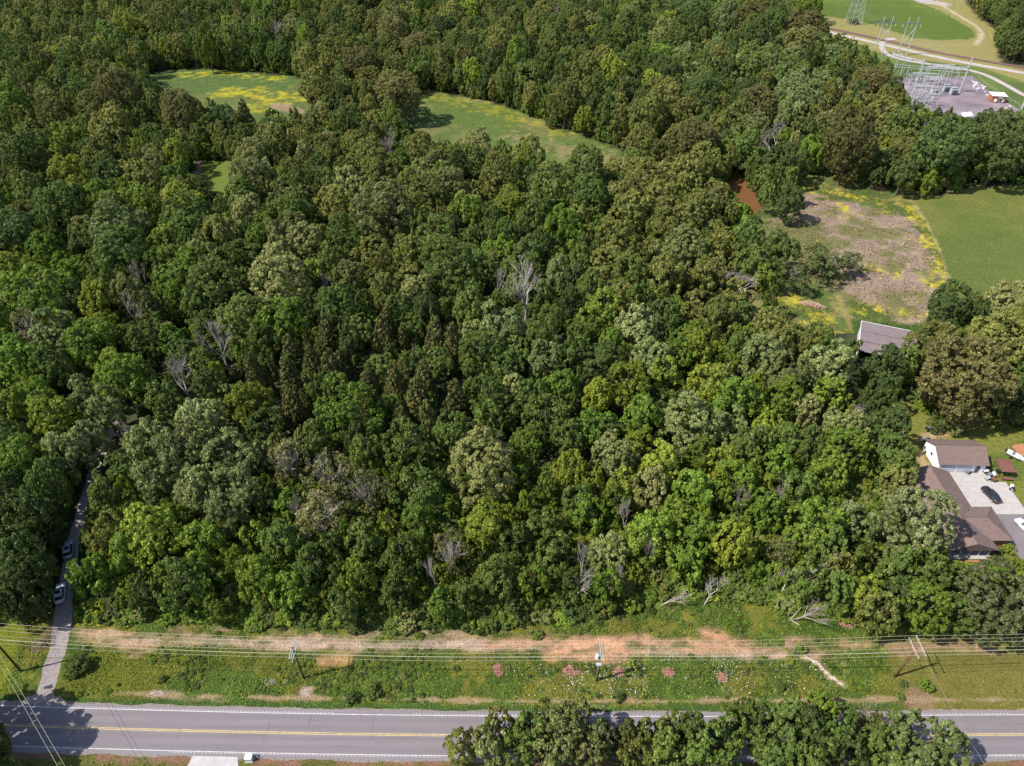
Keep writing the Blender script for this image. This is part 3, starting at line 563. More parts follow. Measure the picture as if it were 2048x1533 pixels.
# trees that can be told apart: crown centre in the photo, radius and kind (k3: optional height factor)
TREES = '''79 592 58 B;144 606 30 P;200 606 36 Y;62 664 30 T;113 678 45 P;180 690 52 B;31 733 45 B;103 735 40 G;260 596 34 L;305 625 28 C;349 606 32 B;346 687 28 B;428 579 55 G;560 562 60 L;394 616 30 G;490 640 48 G;575 647 45 B;623 613 25 D;671 623 45 G;294 690 34 G;171 790 28 P;253 767 48 B;421 776 34 D;512 753 28 C;582 762 30 C;625 735 26 C;661 747 30 C;79 803 36 B;113 841 48 Y;20 831 44 Y;212 827 36 P;329 803 34 G;404 848 46 P;372 905 54 P;455 928 54 P;301 896 44 P;325 962 48 P;473 985 46 P;395 985 42 P;510 818 48 Y;700 825 66 B;589 825 32 C;534 862 34 G;144 906 44 P;185 888 34 P;55 930 48 B;20 982 45 D;113 953 34 G;589 930 44 T;668 973 50 T;212 1000 30 G;640 1045 46 T;
700 558 30 L;769 586 35 O;834 596 38 L;892 541 56 G;1180 585 34 G;766 671 24 C;872 680 28 C;905 690 26 C;1005 661 46 P;965 712 50 G;1016 742 36 G;1091 728 36 P;1101 647 28 G;1142 613 28 D;1026 786 27 L;971 800 38 G;790 776 28 C;834 800 34 C;913 803 30 C;721 880 34 D;906 870 36 G;814 896 52 G;964 938 68 L;1050 904 34 B;1067 798 34 G;1122 784 34 B;1091 842 44 G;1135 884 34 G;731 911 34 G;834 988 46 G;745 1000 44 T;
1272 664 46 P;1221 699 30 B;1255 774 44 Y;1194 797 30 Y;1283 841 38 B;1187 863 38 B;1380 850 56 P;1228 921 46 L;1317 937 44 Y;1142 948 35 Y;1386 714 35 Y;1350 712 34 B;1526 720 44 P;1574 755 40 P;1656 735 48 P;1480 700 30 G;1656 786 28 B;1567 800 38 B;1468 803 44 B;1410 780 40 Y;1454 863 34 P;1608 829 30 L;1684 865 42 L;1533 860 30 Y;1399 915 34 B;1684 910 48 B;1502 904 44 G;1567 889 34 G;1437 940 34 Y;1553 940 36 B;1615 896 34 G;1468 975 46 B;1656 950 38 B;1382 992 44 B;1600 985 34 G;1529 1028 38 B;1296 1076 50 B;1348 1040 36 B;1392 1078 42 B;1461 1096 44 Y;1368 1128 36 B;1622 1059 54 B;1649 1092 40 G;1710 1054 40 P;1608 1163 34 G;1673 1188 34 G;1722 1195 30 Y;1214 1111 38 L;1177 1035 34 B;1230 1010 32 B;1150 1010 30 G;1214 1180 28 B;1110 1105 34 G;1067 1172 32 B;1135 1170 26 G;1560 1110 26 T;1090 1060 34 G;1300 985 38 L;1250 985 34 Y;
1766 742 40 D;1802 735 32 G;1759 793 34 D;1773 858 40 D;1762 900 30 G;1790 928 38 G;1796 965 32 O;1832 1050 70 K;1930 760 96 O;1870 700 50 O;1990 690 60 O;1896 603 34 D;2016 613 44 L;2040 800 40 D;1793 1147 38 G;1850 1150 42 G;1755 1232 36 O;1843 1222 46 B;1984 1212 74 K;2040 1240 50 K;1798 1205 30 D;1915 1235 34 G;
1382 40 34 D;1499 45 42 O;1608 62 44 O;1601 95 38 O;1430 110 28 P;1482 137 28 P;1406 171 30 G;1471 182 24 P;1588 192 42 P;1625 207 34 P;1509 223 48 O;1588 147 30 G;1736 178 40 O;1684 106 30 G;1716 122 24 G;1701 290 50 O 1.4;1758 238 38 O;1800 260 34 G;1812 300 34 O;1880 300 52 D 1.3;1999 300 62 D 1.2;1806 350 30 D;1566 328 38 D;1580 407 30 D;1555 505 34 G;1382 291 52 O;1410 330 40 O;1369 365 42 O;1398 424 40 O;1375 450 38 O;1492 476 30 G;1369 507 46 L;1440 500 36 O;1436 640 36 O;1535 660 34 O;1410 560 36 O;1330 560 42 O;
783 68 34 O;793 192 50 O;724 140 46 O;837 103 34 O;940 103 28 D;1033 127 24 B 1.5;988 89 28 O;1132 127 24 G;1204 127 28 O;700 255 36 G;954 300 34 L;759 342 38 O;844 308 34 O;995 342 34 O;1057 308 30 O;1170 344 46 G;1279 291 34 O;766 430 64 L;988 377 34 O;1177 403 44 G;1262 428 38 O;1228 480 38 O;1022 413 32 Y;920 430 18 T;872 488 44 G;1331 462 42 O;1125 452 34 B;1290 370 44 O;1320 410 40 O;900 380 40 L;690 480 40 G;820 510 34 O;
414 96 20 B 1.6;610 88 16 B 1.5;240 196 46 O 1.2;363 233 42 O 1.2;490 238 20 C;137 283 30 B;62 164 28 G;96 214 34 O;548 291 36 O;651 308 34 O;634 175 34 O;524 344 22 P;484 392 28 G;366 408 38 Y;284 362 34 O;137 345 34 Y;240 464 56 P;343 492 36 B;445 473 38 O;497 428 32 L;610 490 36 L;116 423 46 G;34 464 44 D;593 421 36 G;
178 1152 38 B;308 1080 56 Y;360 1172 50 G;258 1105 40 B;411 1094 44 B;462 1035 44 P;514 1160 40 B;634 1140 44 G;411 1170 34 B;565 1090 40 G;580 1185 34 B;51 1035 46 D;38 1094 44 D;45 1170 50 D;66 1125 38 D 1.35;82 1040 34 D 1.35;58 1188 34 D 1.3;100 985 34 G 1.3;834 1059 40 B;714 1165 40 Y;807 1121 42 G;793 1190 34 G;903 1111 36 T;971 1059 42 Y;988 1162 40 G;885 1215 28 B;730 1090 40 G;290 1190 30 D;690 1215 30 G;930 1200 28 G;1030 1090 32 G;20 1215 34 D;
923 1495 30 O;981 1487 38 L;1084 1440 24 O;1118 1475 50 L;1091 1515 36 L;1205 1482 34 K;1250 1475 30 C;1303 1487 38 O;1345 1465 34 G;1382 1475 36 G;1434 1500 42 G;1492 1440 28 G;1540 1485 42 G;1610 1470 50 D;1665 1455 46 G;1680 1510 42 D;1725 1450 26 T;1827 1492 66 P;1760 1515 36 G;1590 1520 40 G;1040 1500 34 G;-110 1400 60 D 1.25;-50 1480 55 D 1.2;-130 1500 60 D 1.2;-20 1545 44 D;-70 1440 45 D 1.35;1150 1440 34 L;1000 1455 30 O;1060 1470 38 G;1180 1505 36 L;1270 1505 34 O;1330 1510 40 G;1455 1460 34 G;1400 1520 40 G;1520 1450 30 D;1575 1445 34 G;1640 1420 34 B;1560 1515 44 D;1620 1512 46 G;1740 1490 40 G;1770 1465 34 V;1890 1515 40 P;1640 525 46 V 0.6;1698 528 28 V 0.6;1585 560 30 V 0.8'''
def hfor(r, k): return max(7.5, min(24, (6.5 + 1.65 * r))) * (1.15 if k == 'C' else 1)
trees = []          # x, y, r, a, zc, kind, near?
for e in TREES.replace('\n', '').split(';'):
    w = e.split()
    if not w: continue
    px, py, rp, k = float(w[0]), float(w[1]), float(w[2]), w[3]; hf = float(w[4]) if len(w) > 4 else 1.0
    zc = 9.0
    for it in range(3):
        x, y = G(px, py, zc); d = proj(x, y, zc)[2]; r = rp / F_PX * d; h = hfor(r, k) * hf
        zb = 0.05 * h; a = (h - zb) / 2; zc = (h + zb) / 2
    trees.append([float(x), float(y), float(r), float(a), float(zc), k, 1])
BAREPX = '1052 560 56 0;1500 574 42 1;1448 565 24 2;440 680 36 3;365 748 40 1;255 865 22 0;1255 175 18 2;1557 275 34 4;1697 820 28 0;1530 1150 36 1;1418 1178 28 4;1322 1185 26 2;1598 1208 30 3;1150 1150 34 0;1168 1120 22 2;1255 1022 24 0;912 1110 30 2;545 65 24 3;790 282 30 1;1115 25 14 0;280 545 20 3;640 560 18 1;258 612 26 4;1572 985 26 1;1243 25 12 2;992 560 22 2;1605 1120 18 2;1238 1150 18 0;560 930 24 3;870 1140 22 2;1300 1100 14 3;1765 70 1 0;1845 255 14 1;1702 300 12 1;600 1010 22 1;1480 1000 20 3'
bares = []
for e in BAREPX.split(';'):
    px, py, rp, k = e.split(); px, py, rp, k = float(px), float(py), float(rp), int(k)
    if rp < 5: continue
    zc = 8.0
    for it in range(3):
        x, y = G(px, py, zc); d = proj(x, y, zc)[2]; r = rp / F_PX * d; h = max(6.0, 3.0 + 2.0 * r) if 8 <= len(bares) <= 12 else 10.5 if len(bares) in (1, 2) else max(12.5, 8.5 + 1.9 * r); zc = 0.66 * h
    bares.append([float(x), float(y), float(r), h, k])

# the rest of the wood: a random scatter whose kinds follow the drifts seen in the photo
DRIFT = [((1320,420),200,'OOOOLG'),((600,340),170,'OOOLG'),((760,440),130,'LOOG'),((660,720),150,'CCGDG'),((850,760),110,'CCGD'),((60,650),140,'BBYG'),((150,850),110,'YBP'),
 ((1450,900),250,'BYBPYL'),((1300,1090),260,'BBY'),((400,930),110,'PPG'),((150,100),200,'GOGO'),((1600,180),90,'PPGO'),((1450,120),100,'PGDGO'),((300,1120),150,'YBG'),((1750,200),100,'OOD'),
 ((500,560),150,'GLBG'),((1050,650),110,'GPG'),((880,1050),150,'GYG'),((1000,130),160,'OGDOG'),((1950,640),120,'OOD'),((60,1080),90,'D'),((2020,80),90,'DG'),((1950,320),120,'D'),((700,140),120,'OOG'),((1560,420),90,'DG'),((1850,980),110,'GDO'),((1580,660),100,'OG')]
N0 = 60000
ys = np.sqrt(rng.uniform(62 ** 2, 760 ** 2, N0)); xs = rng.uniform(-1, 1, N0) * (ys * 0.80 + 62)
rs = np.clip(rng.gamma(3.6, 1.05, N0) + 1.0, 2.0, 8.2); rs *= np.where(ys < 160, 0.82, 1.0)
ok0 = np.ones(N0, bool)
kinds = np.full(N0, 'G'); a0 = np.zeros(N0); z0 = np.zeros(N0); RND = rng.random((N0, 4))
h0 = np.clip(6.2 + 1.75 * rs, 7, 21) * (0.82 + 0.36 * RND[:, 0]) * np.where(ys > 300, 1.12, np.where(ys < 200, .86, .95)); h0 *= np.where((rs < 4.2) & (RND[:, 1] > .55), 1.28, 1.0); zb = h0 * 0.08; a0 = (h0 - zb) / 2; z0 = (h0 + zb) / 2
P0x, P0y, _ = proj(xs, ys, z0)
ok0 &= ~blocked(xs, ys, rs, a0, z0)
ok0 &= (P0x > -260) & (P0x < 2310) & (P0y > -190) & (P0y < 1300)
# none stands in the open ground itself
for PL in (A_poly, B_poly, C_poly, HAYF, DIRTF, E_poly, pw): ok0 &= sdist(xs, ys, PL) < 1.0
ok0 &= seg_dist(xs, ys, lane_c) > 2.4
ok0 &= ~((xs > 86) & (xs < 113) & (ys > 86) & (ys < 122)) & ~((xs > 92) & (xs < 113) & (ys > 147) & (ys < 166))
cell = 8.0; gridd = {}
def put(x, y, r): gridd.setdefault((int(x // cell), int(y // cell)), []).append((x, y, r))
def clash(x, y, r, f):
    cx, cy = int(x // cell), int(y // cell)
    for i in range(cx - 2, cx + 3):
        for j in range(cy - 2, cy + 3):
            for (a, b, q) in gridd.get((i, j), ()):
                if (a - x) ** 2 + (b - y) ** 2 < ((f if q < 1000 else .82) * (r + q % 1000)) ** 2: return True
    return False
for t_ in trees: put(t_[0], t_[1], t_[2] + 1000)
for b_ in bares: put(b_[0], b_[1], b_[2] * 1.3)
DR = [(np.array(c), R, s) for c, R, s in DRIFT]
for i in np.flatnonzero(ok0):
    x, y, r = xs[i], ys[i], rs[i]
    if clash(x, y, r, 0.64): continue
    put(x, y, r); best = None; bw = 0
    for c, R, s in DR:
        w = math.exp(-((P0x[i] - c[0]) ** 2 + (P0y[i] - c[1]) ** 2) / R ** 2) * (0.6 + 0.8 * RND[i, 1])
        if w > bw: bw, best = w, s
    s = best if bw > 0.28 and RND[i, 2] < 0.86 else 'GDGOBGLGDY'
    k = s[int(RND[i, 3] * 0.999 * len(s))]
    rr, aa, zz = r, a0[i], z0[i]
    if k == 'C': rr = min(r, 3.2); zz = z0[i]
    trees.append([float(x), float(y), float(rr), float(aa), float(zz), k, 0])
sizes = []
for t_ in trees:
    px, py, d = proj(t_[0], t_[1], t_[4]); rp = t_[2] * F_PX / d; vis = (-rp < px < 2048 + rp) and (-rp < py < 1533 + rp)
    sizes.append((rp + (30 if t_[6] else 0)) if vis else -1)
order = sorted(range(len(trees)), key=lambda i: -sizes[i])
single = set([i for i in order if sizes[i] > 0][:318]) | {i for i, t_ in enumerate(trees) if t_[6] and t_[5] == 'C'} | {i for i, t_ in enumerate(trees) if t_[6] and sizes[i] < 0}
print('trees', len(trees), 'explicit', sum(t[6] for t in trees), 'single', len(single))

def pick(k, r, i):
    q = 'x' if (r > 8.6 and 'x' in CR[k]) else 'l' if r > 6.2 and 'l' in CR[k] else 'm' if r > 3.6 else 's'
    L_ = CR[k][q]; return q, L_, i % len(L_)
LM = [("the cars on the lane", 130, 1150), ('the brown house', 1945, 1040), ('the white-walled garage', 1915, 905), ('the tin-roofed barn', 1775, 680), ('the muddy pond', 1490, 392),
      ('the transformer pole', 1200, 1325), ("the black double-arm pole", 600, 1320), ('the substation', 1890, 170), ('the yellow-flowered meadow', 480, 185), ('the long green meadow', 1020, 250),
      ('the lone bush in the meadow', 1103, 253), ('the small mown clearing', 432, 352), ("the forked bare tree", 1052, 560), ("the bleached field-edge trees", 1480, 572), ('the pinkish dirt field', 1750, 500),
      ('the cedar stand', 640, 740), ("the leaning bare trees", 1400, 1180), ("the road's right end", 1980, 1460), ("the concrete drive mouth", 430, 1515), ("the twin bare trees", 400, 715),
      ('the rusty red scrap', 220, 303), ('the top of the gravel lane', 215, 900), ("the bare tree above pond", 1557, 275), ("the round pale-olive tree", 964, 938), ('the mulch heaps', 1240, 1350),
      ("the widest bright-green crown", 700, 825), ('the big pale clump', 400, 900), ('the hay field', 1980, 480), ('the cream-topped trees', 1670, 850), ('the big olive oak', 1930, 760)]
DIRW = ['right of', "upper right of", 'above', "upper left of", 'left of', "lower left of", 'below', "lower right of"]
ORD = ['nearest', 'second nearest', 'third nearest', 'fourth nearest', 'fifth nearest', 'sixth nearest', 'seventh nearest', 'eighth nearest', 'ninth nearest', 'tenth nearest', 'eleventh nearest', 'twelfth nearest']
def place_labels(items):
    """items: list of (key, px, py, description). A label each: look plus where it stands from the nearest landmark."""
    B_ = {}
    for key, px, py, desc in items:
        j = min(range(len(LM)), key=lambda q: math.hypot(LM[q][1] - px, (LM[q][2] - py) * 1.15) + (40 if math.hypot(LM[q][1] - px, LM[q][2] - py) < 14 else 0))
        d = math.hypot(LM[j][1] - px, LM[j][2] - py); a = math.degrees(math.atan2(-(py - LM[j][2]), px - LM[j][1])) % 360; w = DIRW[int(((a + 22.5) % 360) // 45)]
        B_.setdefault((desc, LM[j][0], w), []).append((d, key))
    out = {}
    for (desc, lm, w), L_ in B_.items():
        L_.sort()
        for n, (d, key) in enumerate(L_):
            out[key] = f'{desc} {w} {lm}' if len(L_) == 1 else f'{ORD[min(n, 11)]} {desc} {w} {lm}'
    return out
COLW = {k: v[3] for k, v in SPEC.items()}; COLW['T'] = 'sparse tan'; COLW['V'] = 'thin green'
items = []
for i in sorted(single):
    t_ = trees[i]; px, py, d = proj(t_[0], t_[1], t_[4]); rp = t_[2] * F_PX / d
    sz = 'large' if t_[2] > 6.8 else 'small' if t_[2] < 4.0 else 'medium'
    items.append((i, px, py, f'{sz} {COLW[t_[5]]} tree' if t_[5] != 'C' else f'{sz} brownish cedar'))
TL = place_labels(items)
def add_tree(i):
    x, y, r, a, zc, k, ex = trees[i]
    g = 'cedars in the wood' if k == 'C' else 'broadleaf trees of the wood'
    root = empty('cedar_tree' if k == 'C' else 'broadleaf_tree', (x, y, 0), random.uniform(0, 6.28), label=TL[i], cat='tree', group=g)
    q, L_, j = pick(k, r, i); c = link('crown', L_[j], root, (0, 0, zc)); c.scale = (r * random.uniform(.94, 1.06), r * random.uniform(.94, 1.06), a); c.rotation_euler = (random.uniform(-.08, .08), random.uniform(-.08, .08), 0)
    tr = link('trunk', TRKP if k == 'T' else TRK[i % 3], root); h = zc + a; tr.scale = (h, h, h * (0.95 if k != 'C' else 0.8))
    if k in 'TV':
        b = link('branches', SPARSE_T[1] if k == 'T' else BARE[1][1], root); b.scale = (r * 2.0, r * 2.0, h * 1.0)
    return c
src = {}
for i in sorted(single):
    c = add_tree(i); k, r = trees[i][5], trees[i][2]; q, L_, j = pick(k, r, i)
    src.setdefault((k, q, j), c)
# bare trees
its = []
for n, b in enumerate(bares):
    px, py, d = proj(b[0], b[1], b[3] * .6); its.append((n, px, py, ('large ' if b[2] > 5 else 'small ') + ('bleached bare tree' if b[4] % 2 == 0 else 'brown-twigged bare tree')))
BL = place_labels(its)
LEAN = {8: (.1, .1), 9: (0.0, 0.75), 10: (-.1, .45), 11: (0.0, 0.55), 12: (.1, .6), 13: (.1, .1), 26: (0, .5)}
for n, (x, y, r, h, k) in enumerate(bares):
    root = empty('bare_tree', (x, y, 0), random.uniform(0, 6.28), label=BL[n], cat='tree', group='bare trees in and beside the wood')
    if n in LEAN: root.rotation_euler = (LEAN[n][0], LEAN[n][1], 0)
    T_, B_ = BARE[k]; w_ = 2.6 if n < 5 else 2.2; sc = (r * w_, r * w_, h)
    t1 = link('trunk', T_, root); t1.scale = sc; b1 = link('branches', B_, root); b1.scale = sc

# ------------------------------------------------------------------ everything uncountable in the wood: points that carry the same crowns
def gn_scatter(name, P, rot, scl, idx, sources, label, extra=None):
    me = bpy.data.meshes.new(name); P = np.asarray(P, np.float32); me.vertices.add(len(P)); me.vertices.foreach_set('co', P.ravel())
    for an, typ, arr in (('rot', 'FLOAT_VECTOR', rot), ('scl', 'FLOAT_VECTOR', scl)):
        at = me.attributes.new(an, typ, 'POINT'); at.data.foreach_set('vector', np.asarray(arr, np.float32).ravel())
    at = me.attributes.new('idx', 'INT', 'POINT'); at.data.foreach_set('value', np.asarray(idx, np.int32))
    me.update(); o = link(name, me); tag(o, label=label, kind='stuff')
    ng = bpy.data.node_groups.new(name, 'GeometryNodeTree'); ng.interface.new_socket('Geometry', in_out='INPUT', socket_type='NodeSocketGeometry'); ng.interface.new_socket('Geometry', in_out='OUTPUT', socket_type='NodeSocketGeometry')
    N = ng.nodes; L = ng.links; gi = N.new('NodeGroupInput'); go = N.new('NodeGroupOutput'); jn = N.new('GeometryNodeJoinGeometry')
    def na(n, t):
        q = N.new('GeometryNodeInputNamedAttribute'); q.data_type = t; q.inputs[0].default_value = n; return q.outputs[0]
    A, Sc, I = na('rot', 'FLOAT_VECTOR'), na('scl', 'FLOAT_VECTOR'), na('idx', 'INT')
    for k, so in enumerate(sources):
        if not np.any(np.asarray(idx) == k): continue
        oi = N.new('GeometryNodeObjectInfo'); oi.transform_space = 'ORIGINAL'; oi.inputs['Object'].default_value = so; oi.inputs['As Instance'].default_value = True
        cm = N.new('FunctionNodeCompare'); cm.data_type = 'INT'; cm.operation = 'EQUAL'; L.new(I, cm.inputs[2]); cm.inputs[3].default_value = k
        ip = N.new('GeometryNodeInstanceOnPoints'); L.new(gi.outputs[0], ip.inputs['Points']); L.new(cm.outputs[0], ip.inputs['Selection'])
        L.new(oi.outputs['Geometry'], ip.inputs['Instance']); L.new(A, ip.inputs['Rotation']); L.new(Sc, ip.inputs['Scale']); L.new(ip.outputs[0], jn.inputs[0])
    L.new(jn.outputs[0], go.inputs[0]); md = o.modifiers.new('scatter', 'NODES'); md.node_group = ng
    return o
skeys = list(src); trk_src = [o for o in bpy.data.objects if o.name.startswith('trunk') and o.data == TRK[0]][0]
P, R_, Sc, Ix = [], [], [], []
for i, t_ in enumerate(trees):
    if i in single: continue
    x, y, r, a, zc, k, ex = t_; q, L_, j = pick(k, r, i); kk = (k, q, j)
    if kk not in src: kk = next((s for s in skeys if s[0] == k and s[1] == q), next((s for s in skeys if s[0] == k), skeys[0]))
    P.append((x, y, zc)); R_.append((random.uniform(-.1, .1), random.uniform(-.1, .1), random.uniform(0, 6.28))); Sc.append((r, r * random.uniform(.9, 1.1), a)); Ix.append(skeys.index(kk))
    P.append((x, y, 0)); R_.append((0, 0, random.uniform(0, 6))); h = zc + a; Sc.append((h, h, h * .9)); Ix.append(len(skeys))
gn_scatter('distant_woodland', P, R_, Sc, Ix, [src[k] for k in skeys] + [trk_src], 'rest of the mixed broadleaf wood merging into one mass')
# undergrowth: low leafy clumps below the crowns and along the wood's edge
nU = 42000; uy = np.sqrt(rng.uniform(66 ** 2, 420 ** 2, nU)); uy[:9000] = rng.uniform(66, 112, 9000); ux = rng.uniform(-1, 1, nU) * (uy * 0.78 + 40)
ur = rng.uniform(0.8, 2.8, nU) * np.clip(uy / 170, 0.8, 1.5); uo = np.ones(nU, bool)
upx, upy, _ = proj(ux, uy, ur * .6); uo &= (upx > -80) & (upx < 2130)
for PL in (A_poly, B_poly, C_poly, HAYF, DIRTF, E_poly, pw, D_poly): uo &= sdist(ux, uy, PL) < -1.0
for PX in OPEN[5:6] + OPEN[8:]: uo &= ~in_poly(upx, upy, PX)
uo &= seg_dist(ux, uy, lane_c) > 1.9 + ur
uo &= ~((ux > 86) & (ux < 113) & (uy > 84) & (uy < 122)) & ~((ux > 91) & (ux < 114) & (uy > 146) & (uy < 167))
EP = np.array([G(p[0], p[1]) for p in ROADSIDE_EDGE]); eyy = np.interp(ux, EP[:, 0], EP[:, 1]); dd = uy - eyy
parcel = (ux > 3) & (ux < 58) & (uy < 93)
uo &= (dd > 0.4) | (parcel & (dd > -2.5) & (ur < 1.3) & (rng.random(nU) < .4))
keep = np.flatnonzero(uo); keep = keep[rng.random(len(keep)) < np.where(uy[keep] < 110, 0.95, 0.42)]
small = [k for k in skeys if k[1] in 'sm' and k[0] in 'GBYDLO']
uh = np.where(uy - eyy > 3, rng.uniform(.6, 1.7, nU), rng.uniform(.5, .9, nU)); P = np.stack([ux, uy, ur * uh * .7], -1)[keep]; Sc = np.stack([ur, ur * rng.uniform(.8, 1.2, nU), ur * uh], -1)[keep]; R_ = np.stack([rng.uniform(-.2, .2, nU), rng.uniform(-.2, .2, nU), rng.uniform(0, 6.28, nU)], -1)[keep]
wts = np.array([{'G': 3, 'B': 3, 'Y': 2, 'D': 1.6, 'L': .8, 'O': .4}[k[0]] for k in small]); Ix = rng.choice(len(small), len(keep), p=wts / wts.sum())
gn_scatter('undergrowth', P, R_, Sc, Ix, [src[k] for k in small], 'low leafy undergrowth filling the gaps beneath the trees')
print('undergrowth', len(keep))

# ------------------------------------------------------------------ weeds and grass tufts on the cleared strip
nW = 270000; wx = rng.uniform(-118, 118, nW); wy = rng.uniform(40, 90, nW)
wpx, wpy, _ = proj(wx, wy, 0); okw = (wpx > -60) & (wpx < 2110) & (wpy < 1560)
d = wy - road_y(wx); okw &= (np.abs(d) > 4.25) & (seg_dist(wx, wy, lane_c) > 2.3 + 3.2 * (wy < 59)) & (wy < np.interp(wx, EP[:, 0], EP[:, 1]) + 2.5)
okw &= ~(in_poly(wpx, wpy, [(360,1500),(500,1500),(500,1600),(340,1600)]))
C = ground_colour(wx, wy); green = sstep(-0.03, 0.012, C[:, 1] - C[:, 0]); mown = (wx > 67.5) | ((wx < -89) & (wy > 58.8))
okw &= rng.random(nW) < np.clip(green * (0.5 + 0.5 * sstep(-0.12, 0.12, fbm(wx, wy, 4, 71))), 0.02, 1); okw &= ~(mown & (rng.random(nW) < .93))
wx, wy, C = wx[okw], wy[okw], C[okw]; n = len(wx); tall = 0.10 + 0.38 * sstep(-0.1, 0.2, fbm(wx, wy, 3, 91)) * (np.abs(wy - road_y(wx)) > 5.3)
bz = 0.06 + bump_road(wx, wy)
Cn = np.stack([wx, wy, bz + tall * rng.uniform(.2, 1, n)], -1); Nn = unit(np.stack([rng.normal(0, .6, n), rng.normal(0, .6, n), np.ones(n)], -1))
V = leaf_quads(Cn, Nn, 0.14, rng); wc = np.array([0.074, 0.120, 0.020]) * (0.55 + 0.45 * np.ones((n, 1))); wc = 0.45 * C + 0.55 * wc; wc *= rng.uniform(0.45, 2.1, (n, 1)); yel = rng.random(n) < .12; wc[yel] = wc[yel] * [1.7, 1.25, .7]
for (cx_, cy_), rr, pr in ((G(1190, 1372), 4.5, .35), (G(1250, 1360), 4, .4), (G(1110, 1360), 4, .2), (G(1465, 1352), 4.0, .4), (G(1440, 1345), 3, .3), (G(1600, 1355), 6, .15), (G(1300, 1390), 10, .06), (G(1340, 1318), 2, .3), (G(1040, 1370), 4, .1)):
    fl = (np.hypot(wx - cx_, wy - cy_) < rr) & (rng.random(n) < pr * .6); wc[fl] = rng.uniform(.3, .5, (fl.sum(), 1)) * [1, 1, .8]
fl = (np.hypot((wx - G(195, 1238)[0]) * .7, wy - G(195, 1238)[1]) < 2.6) & (rng.random(n) < .5); wc[fl] = np.array([.42, .36, .02])
wcol = np.concatenate([np.repeat(wc, 4, 0), np.ones((4 * n, 1))], 1)
tag(link('weeds', np_mesh('weeds', V.reshape(-1, 3), np.arange(4 * n).reshape(-1, 4), weed_m, {'Col': ('FLOAT_COLOR', 'POINT', wcol)})), label='knee-high weeds and grass tufts covering the cleared strip', kind='stuff')
print('weeds', n)
nT = 26000; tx_ = rng.uniform(-110, 68, nT); ty_ = rng.uniform(44, 88, nT); d = ty_ - road_y(tx_); tn = fbm(tx_, ty_, 5, 55)
ok = (d > 5.4) & (ty_ < np.interp(tx_, EP[:, 0], EP[:, 1]) + 1) & (seg_dist(tx_, ty_, lane_c) > 2.8 + 3 * (ty_ < 59)) & (rng.random(nT) < np.clip(.12 + 3.5 * tn, 0.02, 1)) & ~((tx_ < -88) & (ty_ > 58))
Cg = ground_colour(tx_, ty_); ok &= Cg[:, 1] > Cg[:, 0] * 0.98
tx_, ty_ = tx_[ok], ty_[ok]; n = len(tx_); tr_ = rng.gamma(3, .06, n) + .10; sk = [k for k in skeys if k[1] == 's' and k[0] in 'GBYDL']
gn_scatter('weed_clumps', np.stack([tx_, ty_, 0.1 + tr_ * .3 + bump_road(tx_, ty_)], -1), np.stack([np.zeros(n), np.zeros(n), rng.uniform(0, 6.28, n)], -1), np.stack([tr_, tr_, tr_ * rng.uniform(.4, .8, n)], -1), rng.integers(0, len(sk), n), [src[k] for k in sk], 'leafy weed clumps scattered over the cleared strip')
print('clumps', n)
# tall grass and rough weeds on the meadows and dirt field
nM = 60000; parts = []
for (x0, x1, y0, y1, cnt) in ((-250, -85, 300, 480, 9000), (-75, 75, 240, 430, 12000), (70, 150, 165, 275, 26000)):
    parts.append(np.stack([rng.uniform(x0, x1, cnt), rng.uniform(y0, y1, cnt)], -1))
M_ = np.concatenate(parts); ins = (sdist(M_[:, 0], M_[:, 1], A_poly) > 0) | (sdist(M_[:, 0], M_[:, 1], B_poly) > 0) | ((sdist(M_[:, 0], M_[:, 1], D_poly) > 0) & (sdist(M_[:, 0], M_[:, 1], HAYF) < 0))
ins &= sdist(M_[:, 0], M_[:, 1], pw) < -0.5; ins &= vnoise(M_[:, 0], M_[:, 1], 5, 3) > 0.35
M_ = M_[ins]; n = len(M_); C = ground_colour(M_[:, 0], M_[:, 1]) * rng.uniform(.7, 1.35, (n, 1)); yf = (rng.random(n) < .05) & (C[:, 0] > .09); C[yf] = (.42, .36, .02)
V = leaf_quads(np.stack([M_[:, 0], M_[:, 1], 0.1 + rng.uniform(0, .35, n)], -1), unit(np.stack([rng.normal(0, .7, n), rng.normal(0, .7, n), np.ones(n)], -1)), 0.28, rng)
tag(link('meadow_weeds', np_mesh('meadow_weeds', V.reshape(-1, 3), np.arange(4 * n).reshape(-1, 4), weed_m, {'Col': ('FLOAT_COLOR', 'POINT', np.concatenate([np.repeat(C, 4, 0), np.ones((4 * n, 1))], 1))})), label='rough grass and weeds standing in the meadows and dirt field', kind='stuff')

